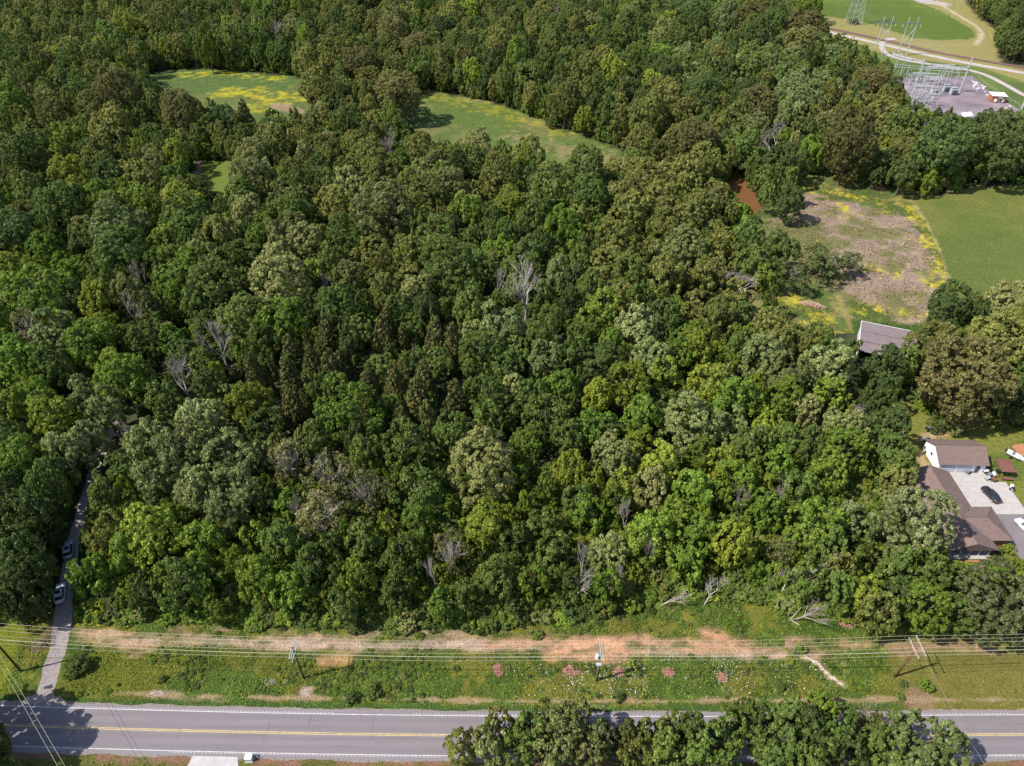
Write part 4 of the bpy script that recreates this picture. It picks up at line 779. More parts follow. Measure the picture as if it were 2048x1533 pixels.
# ------------------------------------------------------------------ shrubs that stand alone
def shrub(x, y, r, k, label, hf=0.9, nm='shrub'):
    root = empty(nm, (x, y, 0), random.uniform(0, 6), label=label, cat='shrub')
    c = link('crown', CR[k]['m' if r > 2 else 's'][0], root, (0, 0, r * hf * .8)); c.scale = (r, r, r * hf)
    s_ = link('stem', TRK[1], root); s_.scale = (r, r, r); return root
for px, py, r, k, lb in ((1103, 256, 3.0, 'D', 'lone dark bush standing in the long green meadow'), (1849, 1377, 1.15, 'B', 'round clipped green bush on the right-hand lawn near the leaning pole'),
                     (1805, 1372, 0.7, 'D', 'low dark bush at the foot of the leaning reddish pole'), (165, 1336, 1.9, 'D', 'dark sprawling bush on the grass right of the gravel lane'), (150, 1350, 1.4, 'G', 'mid green bush just below the dark sprawling bush'),
                     (1600, 1303, 0.95, 'B', 'small green bush growing at the head of the eroded gully'), (1593, 1308, 0.6, 'D', 'tiny dark bush beside the gully bush on bare soil'), (325, 1362, 0.8, 'G', 'low green bush on the bank above the pale stones'),
                     (705, 1402, 1.1, 'D', 'dark bush at the road edge below the transformer span'), (745, 1390, 1.3, 'G', 'spreading green bush at the road edge above its dark neighbour'), (1560, 1378, 0.8, 'D', 'dark bush in the weeds above the road beneath the white flowers'),
                     (1236, 1398, 1.0, 'D', 'dark green bush in the verge between pole and road'), (2014, 1103, 1.2, 'Y', 'yellow-green bush beside the front porch of the house'), (1995, 1107, .9, 'G', 'green bush against the porch corner'), (1800, 1398, .7, 'G', 'small bush on the bare soil beside the lawn edge')):
    x, y = G(px, py); shrub(x, y, r, k, lb)

# ------------------------------------------------------------------ utility poles and wires
def ins_mesh():
    mb = MB(); mb.tube([(0, 0, 0), (0, 0, .1)], .03, 6); mb.tube([(0, 0, .08), (0, 0, .16)], .09, 6, .06); mb.tube([(0, 0, .16), (0, 0, .26)], .07, 6, .03); return mb.mesh('insulator', ceramic)
INS = ins_mesh()
WOFF = [(-1.75, 0), (-1.05, 0), (-0.45, 0), (0.45, 0), (1.1, 0), (1.75, 0)]
def pole(x, y, h, m, label, arms=((0.25, 0.16),), lean=(0, 0), transformer=False):
    root = empty('utility_pole', (x, y, 0), 0, label=label, cat='utility pole', group='utility poles along the cleared strip')
    root.rotation_euler = (lean[0], lean[1], 0)
    MB().tube([(0, 0, -0.4), (0, 0, h * .5), (0, 0, h)], 0.19, 10, 0.13).obj('pole', m, root, smooth=True)
    for k, (dz, ax) in enumerate(arms):
        MB().box((ax, 0, h - dz), (0.09, 3.9, 0.12)).obj('crossarm', arm_m, root)
        mb = MB()
        for s in (-1, 1): mb.tube([(ax, s * 0.9, h - dz), (ax * .5, 0, h - dz - 0.7)], 0.02, 4)
        mb.obj('arm_brace', steel_m, root)
        for oy, _ in (WOFF if k == 0 else WOFF[::2]): link('insulator', INS, root, (ax, oy, h - dz + .06))
    if transformer:
        t_ = MB().tube([(-0.5, -.1, h - 2.5), (-0.5, -.1, h - 1.5)], 0.33, 12).obj('transformer', white_pl, root)
        MB().tube([(-0.5, -.1, h - 1.5), (-0.5, -.1, h - 1.38)], 0.35, 12, 0.2).obj('lid', ceramic, t_)
        mb = MB(); mb.tube([(-0.45, .0, h - 1.4), (-0.45, 0, h - 1.15)], .05, 6); mb.obj('bushing', steel_d, t_)
        MB().box((-.3, -1.0, h - 2.9), (0.9, 0.5, 0.06)).obj('bracket', steel_m, root)
    return root
PH = [13.0, 10.6, 10.6, 10.6]; PX = [(-86.8, 63.4), (-36.5, 62.1), (14.8, 61.7), (67.4, 62.5)]
pole(*PX[0], PH[0], wood_dark, 'tall dark pole left of the gravel lane, its top out of frame', arms=((0.3, .16), (0.3, -.16)))
pole(*PX[1], PH[1], wood_dark, 'black weathered pole with a double crossarm over the left strip', arms=((0.3, .16), (0.3, -.16), (1.5, .16)))
pole(*PX[2], PH[2], wood_grey, 'grey pole carrying the white transformer over the bare soil', arms=((0.25, .16), (0.3, -.16)), transformer=True)
pole(*PX[3], PH[3], wood_red, 'reddish pole with separated crossarms beside the right-hand lawn', arms=((0.3, .5), (0.9, -.5)), lean=(0, 0.03))
pole(118.8, 64.5, 10.6, wood_dark, 'next pole of the line past the right edge of the lawn', arms=((0.3, .16),))
pole(-137, 64.5, 11.5, wood_dark, 'next pole of the line past the left edge', arms=((0.3, .16),))
LP = [(-137, 64.5, 11.3)] + [(PX[i][0] + (0.3 if i == 3 else 0), PX[i][1], PH[i] + 0.02) for i in range(4)] + [(118.8, 64.5, 10.4)]
def wire(points, r, m, sag, label, nm='overhead_wire'):
    mb = MB(); pts = []
    for a, b in zip(points[:-1], points[1:]):
        for k in range(10):
            t = k / 10; pts.append((a[0] + (b[0] - a[0]) * t, a[1] + (b[1] - a[1]) * t, a[2] + (b[2] - a[2]) * t - sag * 4 * t * (1 - t)))
    pts.append(points[-1]); mb.tube(pts, r, 4, cap=False); o = mb.obj(nm, m); tag(o, label=label, cat='wire', group='wires of the roadside line'); return o
WN = ['farthest from the road of the wires on the pole line', 'second wire in from the wood side of the pole line', 'third wire in from the wood side, still above the dirt track', 'third wire in from the road side of the pole line', 'second wire in from the road side of the pole line', 'nearest to the road of the wires on the crossarms']
for (oy, _), lb in zip(WOFF[::-1], WN): wire([(x, y + oy, z) for x, y, z in LP], 0.022, wire_m, 0.8, lb)
wire([(x, y - 0.15, z - 1.9) for x, y, z in LP], 0.03, wire_m, 0.6, 'lowest wire of the line, slung along the poles beneath the crossarms')
# service lines across the road
pole(-47, 26, 11, wood_dark, 'pole on the near side of the road below the frame', arms=((0.3, .16),))
wire([(PX[0][0], PX[0][1] - .9, 12.6), (-47, 25.6, 10.8)], 0.024, wire_m, .7, 'left one of the two wires crossing the road from the tall dark pole'); wire([(PX[0][0] + .3, PX[0][1] - .4, 12.7), (-46.4, 26.2, 10.8)], 0.024, wire_m, .7, 'right one of the two wires crossing the road from the tall dark pole')
pole(72, 28, 10, wood_dark, 'pole on the near side of the road beyond the roadside trees', arms=((0.3, .16),))
wire([(PX[3][0] + .3, PX[3][1] - 1.2, 10.3), (72, 28, 9.8)], 0.012, wire_dk, .8, 'thin dull wire crossing the road from the reddish pole')

# ------------------------------------------------------------------ buildings on the right
def gable(parent, cx, cy, L_, W, ze, zr, rz, roof_m, oh=0.45, t=0.16):
    """roof slopes of a gable roof whose ridge runs along local x"""
    for s in (1, -1):
        q = [(-L_ / 2 - oh, s * (W / 2 + oh), ze), (L_ / 2 + oh, s * (W / 2 + oh), ze), (L_ / 2 + oh, 0, zr), (-L_ / 2 - oh, 0, zr)]
        MB().slab(q, t).obj('roof_slope', roof_m, parent)
    MB().tube([(-L_ / 2 - oh - .01, 0, zr), (L_ / 2 + oh + .01, 0, zr)], 0.10, 6).obj('ridge_cap', shingle_d, parent)
# garage (local x along ridge)
gar = empty('garage', (102.3, 114.9, 0.05), math.radians(-2), label='white-walled garage with a brown shingle roof behind the concrete yard', cat='garage')
L_, W = 10.4, 7.4; ze, zr = 2.9, 5.0
mb = MB(); w2, l2 = W / 2, L_ / 2
mb.add([(-l2, -w2, 0), (l2, -w2, 0), (l2, w2, 0), (-l2, w2, 0), (-l2, -w2, ze), (l2, -w2, ze), (l2, w2, ze), (-l2, w2, ze), (-l2, 0, zr - .12), (l2, 0, zr - .12)],
       [(0, 1, 5, 4), (2, 3, 7, 6), (0, 4, 8, 7, 3), (1, 2, 6, 9, 5)]); mb.obj('wall', siding_w, gar)
gable(gar, 0, 0, L_, W, ze - .15, zr, 0, shingle)
for x0 in (-2.9, 0.6): 
    dr = MB().box((x0, -w2 - .03, 1.15), (3.0, 0.06, 2.3)).obj('garage_door', siding_g, gar)
    for k in range(3): MB().box((x0, -w2 - .07, .58 + .57 * k), (2.9, .02, .03)).obj('door_seam', siding_w, dr)
wf = MB().box((-l2 - .03, .2, 1.9), (.05, .9, .9)).obj('window', white_pl, gar); MB().box((-l2 - .06, .2, 1.9), (.03, .7, .7)).obj('pane', glass_m, wf)
MB().box((3.6, -w2 - .03, 1.05), (.95, .06, 2.1)).obj('door', glass_m, gar)
# house
hs = empty('house', (92.7, 98.3, 0.05), math.radians(90), label='long low house under a brown hipped and gabled shingle roof', cat='house')
L_, W = 21.0, 9.6; l2, w2 = L_ / 2, W / 2; ze, zr = 2.7, 4.7
mb = MB(); mb.add([(-l2 + 2.0, -w2 + .5, 0), (l2, -w2 + .5, 0), (l2, w2 - .5, 0), (-l2 + 2.0, w2 - .5, 0), (-l2 + 2.0, -w2 + .5, ze), (l2, -w2 + .5, ze), (l2, w2 - .5, ze), (-l2 + 2.0, w2 - .5, ze), (-l2 + 2.0, 0, zr - .15), (l2, 0, zr - .15)],
       [(0, 1, 5, 4), (2, 3, 7, 6), (0, 4, 8, 7, 3), (1, 2, 6, 9, 5)]); mb.obj('wall', brick_m, hs)
gable(hs, 0, 0, L_, W, ze - .1, zr, 0, shingle, oh=0.3)
MB().slab([(-l2 - .2, -w2 - .2, ze - .12), (-l2 - .2, w2 + .2, ze - .12), (-l2 - .2, 0, zr - .1)], 0.08).obj('gable_trim', shingle, hs)
# east wing: world x 97.4..102 , y 90..98.8 -> local x = y-98.3, local y = -(x-92.7)
wy0, wy1, wx1 = -8.4, 0.5, -9.3
E0 = (wy0, -4.7, ze); E1 = (wy1, -4.7, ze); E2 = (wy1, wx1, ze); E3 = (wy0, wx1, ze); Ra = (-4.0, -0.3, zr + .03); Rb = (-4.0, -5.2, zr + .03)
for q in ([E2, E3, Rb], [E1, E2, Rb, Ra], [E3, E0, Ra, Rb]): MB().slab(q, .12).obj('wing_roof', shingle, hs)
for a_, b_ in ((Ra, Rb), (Rb, E2), (Rb, E3)): MB().tube([a_, b_], .07, 5).obj('hip_cap', shingle_d, hs)
MB().box(((wy0 + wy1) / 2, (-4.7 + wx1) / 2 + .3, ze / 2 - .05), (wy1 - wy0 - 1.0, 4.0, ze - .1)).obj('wing_wall', brick_m, hs)
for k in range(5): MB().box((-l2 + .25, -3.9 + k * 1.95, 1.3), (.14, .14, 2.6)).obj('porch_post', white_pl, hs)
MB().box((-l2 + .8, 0, .12), (2.6, 9.2, .2)).obj('porch_floor', concrete_m, hs)
for k, yy in enumerate((-3.2, 0.2, 2.8)):
    wf = MB().box((-l2 + 1.96, yy, 1.5), (.06, 1.3, 1.1)).obj('window', white_pl, hs); MB().box((-l2 + 1.92, yy, 1.5), (.03, 1.1, .9)).obj('pane', glass_m, wf)
for k in range(3):
    wf = MB().box((-1 + k * 3.6 + 2.5, -w2 + .47, 1.5), (1.2, .06, 1.0)).obj('window', white_pl, hs); MB().box((-1 + k * 3.6 + 2.5, -w2 + .43, 1.5), (1.0, .03, .8)).obj('pane', glass_m, wf)
for (xx, yy) in ((-1.2, -3.2), (-5.5, -7.5)): MB().tube([(xx, yy, 3.0), (xx, yy, 3.9)], .07, 8).obj('roof_vent', black_m, hs)
mb = MB(); mb.box((93.5, 86.4, .35), (6.5, .5, .7)); tag(mb.obj('planter_wall', brick_m), label='low orange brick planter wall before the front porch', cat='wall')
mb = MB(); [mb.box((95.0 + .0, 85.6 - k * .5, .2 - k * .08), (2.4, .5, .3)) for k in range(2)]; tag(mb.obj('front_steps', brick_m), label='orange brick steps below the porch planter', cat='steps')
# barn
bw = math.atan2(-5.4, 13.3)
bn = empty('barn', (103.0, 156.3, 0.03), bw, label='open-sided barn with a dull pinkish tin lean-to roof', cat='barn')
for k in range(3):
    y1, y0 = 6.3 - k * 4.2, 6.3 - (k + 1) * 4.2; z1, z0 = 4.5 - k * .5 , 4.5 - (k + 1) * .5
    MB().slab([(-7.2, y0, z0 - k * .02), (7.2, y0, z0 - k * .02), (7.2, y1 + .06, z1 - k * .02 - .03), (-7.2, y1 + .06, z1 - .03 - k * .02)], .05).obj('roof_panel', tin_m, bn)
    mb = MB()
    for j in range(24): mb.tube([(-7.0 + j * .61, y0 + .02, z0 + .01 - k * .02), (-7.0 + j * .61, y1, z1 - k * .02)], .018, 3, cap=False)
    tag(mb.obj('roof_rib', tin_m, bn), kind='stuff')
    if k: MB().box((0, y1 + .02, z1 + .0), (14.5, .12, .06)).obj('seam_strip', rust_m, bn)
MB().box((0, 6.35, 4.5), (14.6, .16, .12)).obj('fascia', tin_w, bn); MB().slab([(-7.3, -6.3, 3.02), (-7.12, -6.3, 3.02), (-7.12, 6.3, 4.55), (-7.3, 6.3, 4.55)], .1).obj('barge_board', tin_w, bn)
for xx in (-6.8, -3.4, 0, 3.4, 6.8):
    for yy in (-5.9, 0, 6.0): MB().box((xx, yy, (3.0 + (yy + 6.3) / 12.6 * 1.5) / 2 - .05), (.18, .18, 3.0 + (yy + 6.3) / 12.6 * 1.5 - .15)).obj('post', wood_grey, bn)
MB().box((0, 6.12, 2.1), (13.6, .06, 4.2)).obj('back_wall', tin_m, bn); MB().box((-6.95, 0.2, 1.5), (.06, 11.6, 2.8)).obj('side_wall', tin_w, bn)

# ------------------------------------------------------------------ vehicles
def car_paint(name, c): return mat(name, c, 0.25, 0.03, 1, spec=0.6)
def car(x, y, heading, paint, label, suv=True, L=4.7, W=1.86, roofrack=False, z=0.11, cover=None):
    """front faces local +x"""
    root = empty('parked_car', (x, y, z), heading, label=label, cat='car')
    st = [(-L/2, .62, .45, .80), (-L/2+.12, .90, .32, .98), (-L/2+.6, .97, .25, 1.03), (-.6, 1.0, .22, 1.02), (L/2-1.5, 1.0, .22, 1.02), (L/2-.7, .97, .24, .96), (L/2-.2, .86, .30, .84), (L/2, .66, .42, .68)]
    mb = MB(); rings = []
    for sx, w, zb, zt in st:
        hw = W / 2 * w; rings.append([(sx, -hw * .92, zb), (sx, -hw, zb + .18), (sx, -hw * .99, zt - .16), (sx, -hw * .86, zt), (sx, 0, zt + .03), (sx, hw * .86, zt), (sx, hw * .99, zt - .16), (sx, hw, zb + .18), (sx, hw * .92, zb)])
    n = 9; V = [p for r_ in rings for p in r_]; Fs = []
    for a in range(len(rings) - 1):
        for k in range(n): k2 = (k + 1) % n; Fs.append((a * n + k, (a + 1) * n + k, (a + 1) * n + k2, a * n + k2))
    Fs += [tuple(range(n)), tuple(reversed(range(len(V) - n, len(V))))]; mb.add(V, Fs); mb.obj('body', paint, root, smooth=True)
    b0, b1 = (-L/2 + .35, L/2 - 1.35) if suv else (-L/2 + .75, L/2 - 1.35); t0, t1 = (-L/2 + .75, L/2 - 2.15) if suv else (-L/2 + 1.5, L/2 - 2.2)
    zt = 1.68 if suv else 1.44; wb, wt = W / 2 * .90, W / 2 * .70
    A = [(b0, -wb, 1.0), (b1, -wb, 1.0), (b1, wb, 1.0), (b0, wb, 1.0), (t0, -wt, zt), (t1, -wt, zt), (t1, wt, zt), (t0, wt, zt)]
    MB().add(A, [(0, 1, 5, 4), (2, 3, 7, 6), (3, 0, 4, 7), (1, 2, 6, 5)]).obj('cabin', glass_m, root)
    MB().slab([(t0 - .05, -wt - .03, zt + .03), (t1 + .05, -wt - .03, zt + .03), (t1 + .05, wt + .03, zt + .03), (t0 - .05, wt + .03, zt + .03)], .05).obj('roof', paint, root)
    MB().box(((t0 + t1) / 2 + .2, 0, zt + .035), (.9, wt * 1.3, .02)).obj('sunroof', glass_m, root)
    for s in (-1, 1):
        for fr in (.0, .38, .72, 1.0):
            pb = b0 + (b1 - b0) * fr; pt = t0 + (t1 - t0) * fr; MB().tube([(pb, s * (wb + .005), 1.0), (pt, s * (wt + .01), zt + .01)], .035, 4).obj('pillar', paint, root)
        if roofrack: MB().tube([(t0 + .1, s * (wt - .05), zt + .09), (t1 - .1, s * (wt - .05), zt + .09)], .025, 5).obj('roof_rail', steel_d, root)
        MB().box((b1 - .25, s * (W / 2 + .06), 1.05), (.16, .2, .14)).obj('mirror', paint, root)
        MB().box((L/2 - .12, s * W * .33, .68), (.22, .36, .14)).obj('headlight', ceramic, root); MB().box((-L/2 + .05, s * W * .36, .82), (.14, .3, .2)).obj('tail_light', red_m, root)
        for fx in (-L * .29, L * .30):
            w_ = MB().tube([(fx, s * (W / 2 - .2), .33), (fx, s * (W / 2 + .01), .33)], .34, 14).obj('wheel', black_m, root); MB().tube([(fx, s * (W / 2 + .005), .33), (fx, s * (W / 2 + .025), .33)], .2, 8).obj('rim', steel_m, w_)
    return root
silver = car_paint('silver_paint', (0.46, 0.49, 0.54)); greyp = car_paint('grey_blue_paint', (0.26, 0.29, 0.34)); blackp = car_paint('black_paint', (0.018, 0.02, 0.026)); whitep = car_paint('white_car_paint', (0.72, 0.73, 0.74))
hd = math.atan2(5.3, -1.5)
car(-87.3, 79.0, math.atan2(5.0, -2.2), silver, 'silver estate parked on the gravel lane, nearer of two to the road', roofrack=True)
car(-90.6, 89.2, math.atan2(5.0, -2.2), greyp, 'grey-blue car up the shaded lane, half under the roadside tree', roofrack=True)
car(105.5, 104.0, math.atan2(4.7, -1.1), blackp, 'black sedan parked on the concrete yard', suv=False, L=4.85, z=.12)
car(108.2, 95.0, math.atan2(4.7, -1.4), whitep, 'white car on the asphalt drive beside the house', suv=False, z=.10)

# ------------------------------------------------------------------ yard clutter
def at(u, v, z=0.0): return G(1780 + u * .2283, 800 + v * .2283, z)
x, y = at(977, 640); sh = empty('lean_to_shed', (x, y, .1), math.radians(-5), label='small open shed with a rusty brown roof beside the yard', cat='shed')
MB().slab([(-1.6, -1.8, 2.1), (1.6, -1.8, 2.1), (1.6, 1.8, 2.5), (-1.6, 1.8, 2.5)], .07).obj('roof', rust_m, sh)
for a, b in ((-1.4, -1.6), (1.4, -1.6), (-1.4, 1.6), (1.4, 1.6)): MB().box((a, b, 1.05), (.12, .12, 2.1)).obj('post', wood_dark, sh)
MB().box((0, -2.3, .5), (2.6, .7, .08)).obj('bench_top', rust_m, sh)
def clutter(nm, x, y, rz, label, cat, specs):
    r = empty(nm, (x, y, .1), rz, label=label, cat=cat)
    for pn, kind_, c, d, m in specs:
        mb = MB(); (mb.box(c, d) if kind_ == 'b' else mb.tube([c, d[:3]], d[3], 10)); mb.obj(pn, m, r)
    return r
x, y = at(675, 640); clutter('utility_trailer', x, y, .5, 'small flat trailer standing before the garage doors', 'trailer', [('bed', 'b', (0, 0, .5), (1.6, 1.0, .1), steel_d), ('wheel', 't', (0, -.6, .3), (0, -.5, .3, .3), black_m), ('wheel', 't', (0, .5, .3), (0, .6, .3, .3), black_m), ('drawbar', 't', (.8, 0, .45), (1.8, 0, .4, .04), steel_m), ('side_rail', 'b', (0, -.5, .65), (1.6, .05, .2), steel_d)])
x, y = at(735, 640); clutter('exercise_frame', x, y, .2, 'thin metal frame standing on the concrete by the garage', 'frame', [('foot', 'b', (0, 0, .06), (1.6, .08, .08), steel_d), ('foot', 'b', (0, .3, .06), (.08, 1.2, .08), steel_d), ('upright', 't', (0, .1, .1), (0, .1, 1.9, .05), steel_d), ('arm', 't', (-.6, .1, 1.7), (.6, .1, 1.9, .04), steel_d)])
for k, (u, v, lb, m1, m2) in enumerate(((830, 640, 'pale folded equipment at the garage corner', white_pl, steel_d), (865, 670, 'dark garden cart among the clutter', steel_d, black_m), (900, 670, 'white round barrel grill near the shed', white_pl, steel_d), (905, 710, 'red-brown bin beside the shed posts', rust_m, black_m), (935, 640, 'dark toolbox under the shed eave', black_m, steel_m), (845, 700, 'low pale crate at the front of the clutter', arm_m, wood_dark))):
    x, y = at(u, v); clutter('garden_cart' if k % 2 else 'barrel_grill', x, y, k * .7, lb, 'yard item', [('tub', 'b' if k % 2 else 't', (0, 0, .55) if k % 2 else (-.4, 0, .7), (1.1, .8, .4) if k % 2 else (.4, 0, .7, .34), m1), ('wheel', 't', (-.3, -.45, .22), (-.3, -.38, .22, .22), black_m), ('wheel', 't', (-.3, .38, .22), (-.3, .45, .22, .22), black_m), ('handle', 't', (.5, 0, .6), (1.0, 0, 1.0, .03), m2), ('leg', 'b', (.3, 0, .2), (.06, .5, .4), m2)])
x, y = at(1060, 780); clutter('riding_mower', x, y, 1.2, 'white-bodied riding mower at the edge of the concrete', 'mower', [('body', 'b', (.2, 0, .6), (.9, .6, .35), white_pl), ('deck', 'b', (-.1, 0, .25), (1.0, 1.0, .15), steel_m), ('seat', 'b', (-.5, 0, .8), (.4, .45, .35), black_m), ('wheel', 't', (-.5, -.5, .3), (-.5, -.35, .3, .3), black_m), ('wheel', 't', (-.5, .35, .3), (-.5, .5, .3, .3), black_m), ('wheel', 't', (.5, -.45, .22), (.5, -.35, .22, .22), black_m), ('wheel', 't', (.5, .35, .22), (.5, .45, .22, .22), black_m)])
x, y = at(345, 270); clutter('quad_bike', x, y, .0, 'black quad bike on the lawn behind the garage', 'quad bike', [('body', 'b', (0, 0, .65), (1.6, .6, .35), black_m), ('seat', 'b', (-.3, 0, .95), (.8, .4, .15), steel_d), ('rack', 'b', (.8, 0, .95), (.6, .8, .06), steel_m), ('handlebar', 't', (.3, -.4, 1.15), (.3, .4, 1.15, .03), steel_m)] + [('wheel', 't', (a, b, .33), (a, b + .22, .33, .33), black_m) for a in (-.7, .7) for b in (-.6, .38)])
x, y = at(312, 370); clutter('parts_heap', x, y, .6, 'dark heap of gear against the back corner of the garage', 'equipment', [('drum', 't', (0, 0, 0), (0, 0, .9, .35), black_m), ('rack', 'b', (.7, .3, .5), (.9, .6, 1.0), steel_d), ('box', 'b', (-.2, .8, .3), (.6, .5, .6), white_pl)])
x, y = at(438, 590); tk = empty('propane_tank', (x, y, .1), .3, label='white rounded tank between the house and garage', cat='tank')
MB().tube([(-1.3, 0, .9), (-1.1, 0, .9), (1.1, 0, .9), (1.3, 0, .9)], .6, 12).obj('tank', white_pl, tk, smooth=True); [MB().box((s * .8, 0, .2), (.15, 1.0, .4)).obj('saddle', concrete_m, tk) for s in (-1, 1)]
x, y = at(1085, 515); bt = empty('small_boat', (x, y, .1), math.radians(-50), label='white boat on a trailer on the lawn at the right edge', cat='boat')
hullp = []
mb = MB(); R3 = [(-2.0, .75, .55), (-1, .85, .5), (.6, .8, .5), (1.5, .45, .6), (2.1, .05, .8)]
for sx, w, z_ in R3: hullp.append([(sx, -w, 1.05), (sx, -w * .6, z_), (sx, 0, z_ - .12), (sx, w * .6, z_), (sx, w, 1.05)])
V = [p for r_ in hullp for p in r_]; mb.add(V, [(a * 5 + k, (a + 1) * 5 + k, (a + 1) * 5 + k + 1, a * 5 + k + 1) for a in range(4) for k in range(4)] + [(0, 1, 2, 3, 4)]); mb.obj('hull', white_pl, bt)
MB().box((-.3, 0, .98), (2.6, 1.3, .05)).obj('deck', white_pl, bt); MB().box((-.6, 0, 1.2), (.5, .9, .35)).obj('seat', steel_d, bt); MB().box((-2.2, 0, 1.0), (.35, .35, .7)).obj('motor', black_m, bt); MB().tube([(1.5, 0, .35), (3.2, 0, .35)], .05, 6).obj('drawbar', steel_m, bt)
for s in (-1, 1): MB().tube([(-.5, s * .85, .3), (-.5, s * 1.0, .3)], .3, 12).obj('wheel', black_m, bt)
x, y = at(1160, 460); dk = empty('wooden_deck', (x, y, .05), .2, label='orange-brown wooden deck at the far right lawn', cat='deck')
for k in range(9): MB().box((0, -1.9 + k * .47, .42), (3.6, .43, .05)).obj('board', mat('cedar_board_%d' % k, (0.34, 0.15 + .01 * (k % 3), 0.08), .8) if k < 3 else bpy.data.materials['cedar_board_%d' % (k % 3)], dk)
for a in (-1.7, 1.7):
    for b in (-1.9, 1.9): MB().box((a, b, .5), (.12, .12, 1.0)).obj('post', rust_m, dk)
# junction box at the bottom of the frame
x, y = G(500, 1520); jb = empty('cable_cabinet', (x, y, 0.05), 0, label='pale green-grey utility cabinet on the near road shoulder', cat='cabinet')
MB().box((0, 0, .1), (1.3, 1.1, .2)).obj('base', concrete_m, jb); MB().box((0, 0, .68), (1.05, .85, .95)).obj('cabinet', mat('cabinet_paint', (.42, .43, .36), .6), jb); MB().slab([(-.58, -.48, 1.15), (.58, -.48, 1.15), (.58, .48, 1.24), (-.58, .48, 1.24)], .05).obj('lid', ceramic, jb)
MB().tube([(1.3, .2, 0), (1.3, .2, .9)], .04, 6).obj('marker_post', white_pl, jb)
# open metal gate beside the lane
gx, gy = G(100, 1268); gt = empty('metal_gate', (gx, gy, .1), math.radians(110), label='rusty tube gate swung open along the left of the gravel lane', cat='gate')
for k in range(5): MB().tube([(-2.3, 0, .25 + k * .28), (2.3, 0, .25 + k * .28)], .04, 6).obj('rail', rust_m, gt)
for xx in (-2.3, -.8, .8, 2.3): MB().tube([(xx, 0, .1), (xx, 0, 1.45)], .05, 6).obj('upright', rust_m, gt)
MB().tube([(-2.7, 0, -.1), (-2.7, 0, 1.7)], .12, 8).obj('gate_post', wood_dark, gt)

# ------------------------------------------------------------------ piles, logs and stones
def pile(nm, px, py, rx_, ry_, h, n, m, label, cat, rz=0, ln=(.3, .8), th=.05, seed=0):
    x, y = G(px, py); r = random.Random(seed + int(px)); mb = MB()
    for k in range(n):
        a = r.uniform(0, 6.28); q = math.sqrt(r.random()); cx, cy = q * rx_ * math.cos(a), q * ry_ * math.sin(a); z = (1 - q * q) * h * r.uniform(.3, 1.0) + .06
        d = Vector((r.uniform(-1, 1), r.uniform(-1, 1), r.uniform(-.35, .35))).normalized() * r.uniform(*ln) / 2; c = Vector((cx, cy, z)); mb.tube([c - d, c + d], th * r.uniform(.6, 1.4), 4, th * .5)
    o = mb.obj(nm, m, None, loc=(x, y, .08)); o.rotation_euler = (0, 0, rz); tag(o, label=label, cat=cat); return o
for k, (px, py, rx_, ry_, lb) in enumerate(((996, 1341, .8, 1.1, 'pink-brown mulch heap, leftmost of the row along the weeds'), (1142, 1343, 1.5, 1.0, 'widest pink-brown mulch heap, just left of the transformer pole'), (1236, 1345, 1.1, .8, 'mulch heap crossed by the transformer pole shadow'), (1335, 1346, 1.0, .7, 'mulch heap with a pale stone beside it, right of the pole'), (1444, 1357, .8, .9, 'small mulch heap among the white flowers'))):
    pile('mulch_heap', px, py, rx_, ry_, .35, 420, mulch_m, lb, 'heap', th=.06)['group'] = 'mulch heaps'
pile('brush_heap', 350, 300, 3.8, 2.2, 1.2, 260, debris_m, 'reddish cut brush heap beside the small mown clearing', 'brush heap', ln=(1, 2.6), th=.09)
pile('brush_heap', 402, 305, 4.5, 1.5, .8, 160, mulch_m, 'long dark brush line above the mown clearing', 'brush heap', ln=(1, 2.6), th=.09)
pile('scrap_heap', 219, 303, 3.8, 1.6, 1.0, 200, red_m, 'heap of rusty red scrap between the trees at left', 'scrap heap', ln=(.8, 2.0), th=.16)
pile('brush_heap', 1625, 612, 3.6, .9, .9, 300, debris_m, 'long pink-brown brush heap in the yellow flowers by the dirt field', 'brush heap', rz=-.45, ln=(.8, 2.2), th=.1)
pile('brush_heap', 1757, 378, 2.4, 1.2, .8, 140, mulch_m, 'small reddish brush heap at the foot of the far field trees', 'brush heap', ln=(.8, 2), th=.1)
pile('brush_heap', 1690, 1248, 1.3, .9, .5, 200, mulch_m, 'reddish twig heap at the wood edge above the gully', 'brush heap', ln=(.4, 1.2), th=.05)
pile('brush_heap', 80, 1292, 1.6, 1.6, .5, 160, wood_grey, 'grey twig heap in the grass left of the gravel lane', 'brush heap', ln=(.5, 1.6), th=.04)
pile('brush_heap', 315, 1388, 1.2, .4, .25, 120, stone_m, 'pale stone and twig heap on the bank by the road', 'stone heap', ln=(.2, .6), th=.1)
pile('brush_heap', 228, 1222, 2.0, .8, .4, 120, palebark, 'pale log scraps behind the roadside tree', 'brush heap', ln=(.6, 2), th=.07)
pile('brush_heap', 612, 1388, .9, .8, .25, 160, stone_m, 'pale rubble patch on the verge below the dark pole', 'stone heap', ln=(.15, .4), th=.07)
pile('brush_heap', 540, 1366, .9, .6, .3, 26, palebark, 'few bleached sticks on the weeds left of the dark pole foot', 'sticks', ln=(.6, 1.4), th=.035)
r = random.Random(4)
gul = GP([(1608,1314),(1630,1325),(1650,1345),(1670,1362),(1682,1371)])
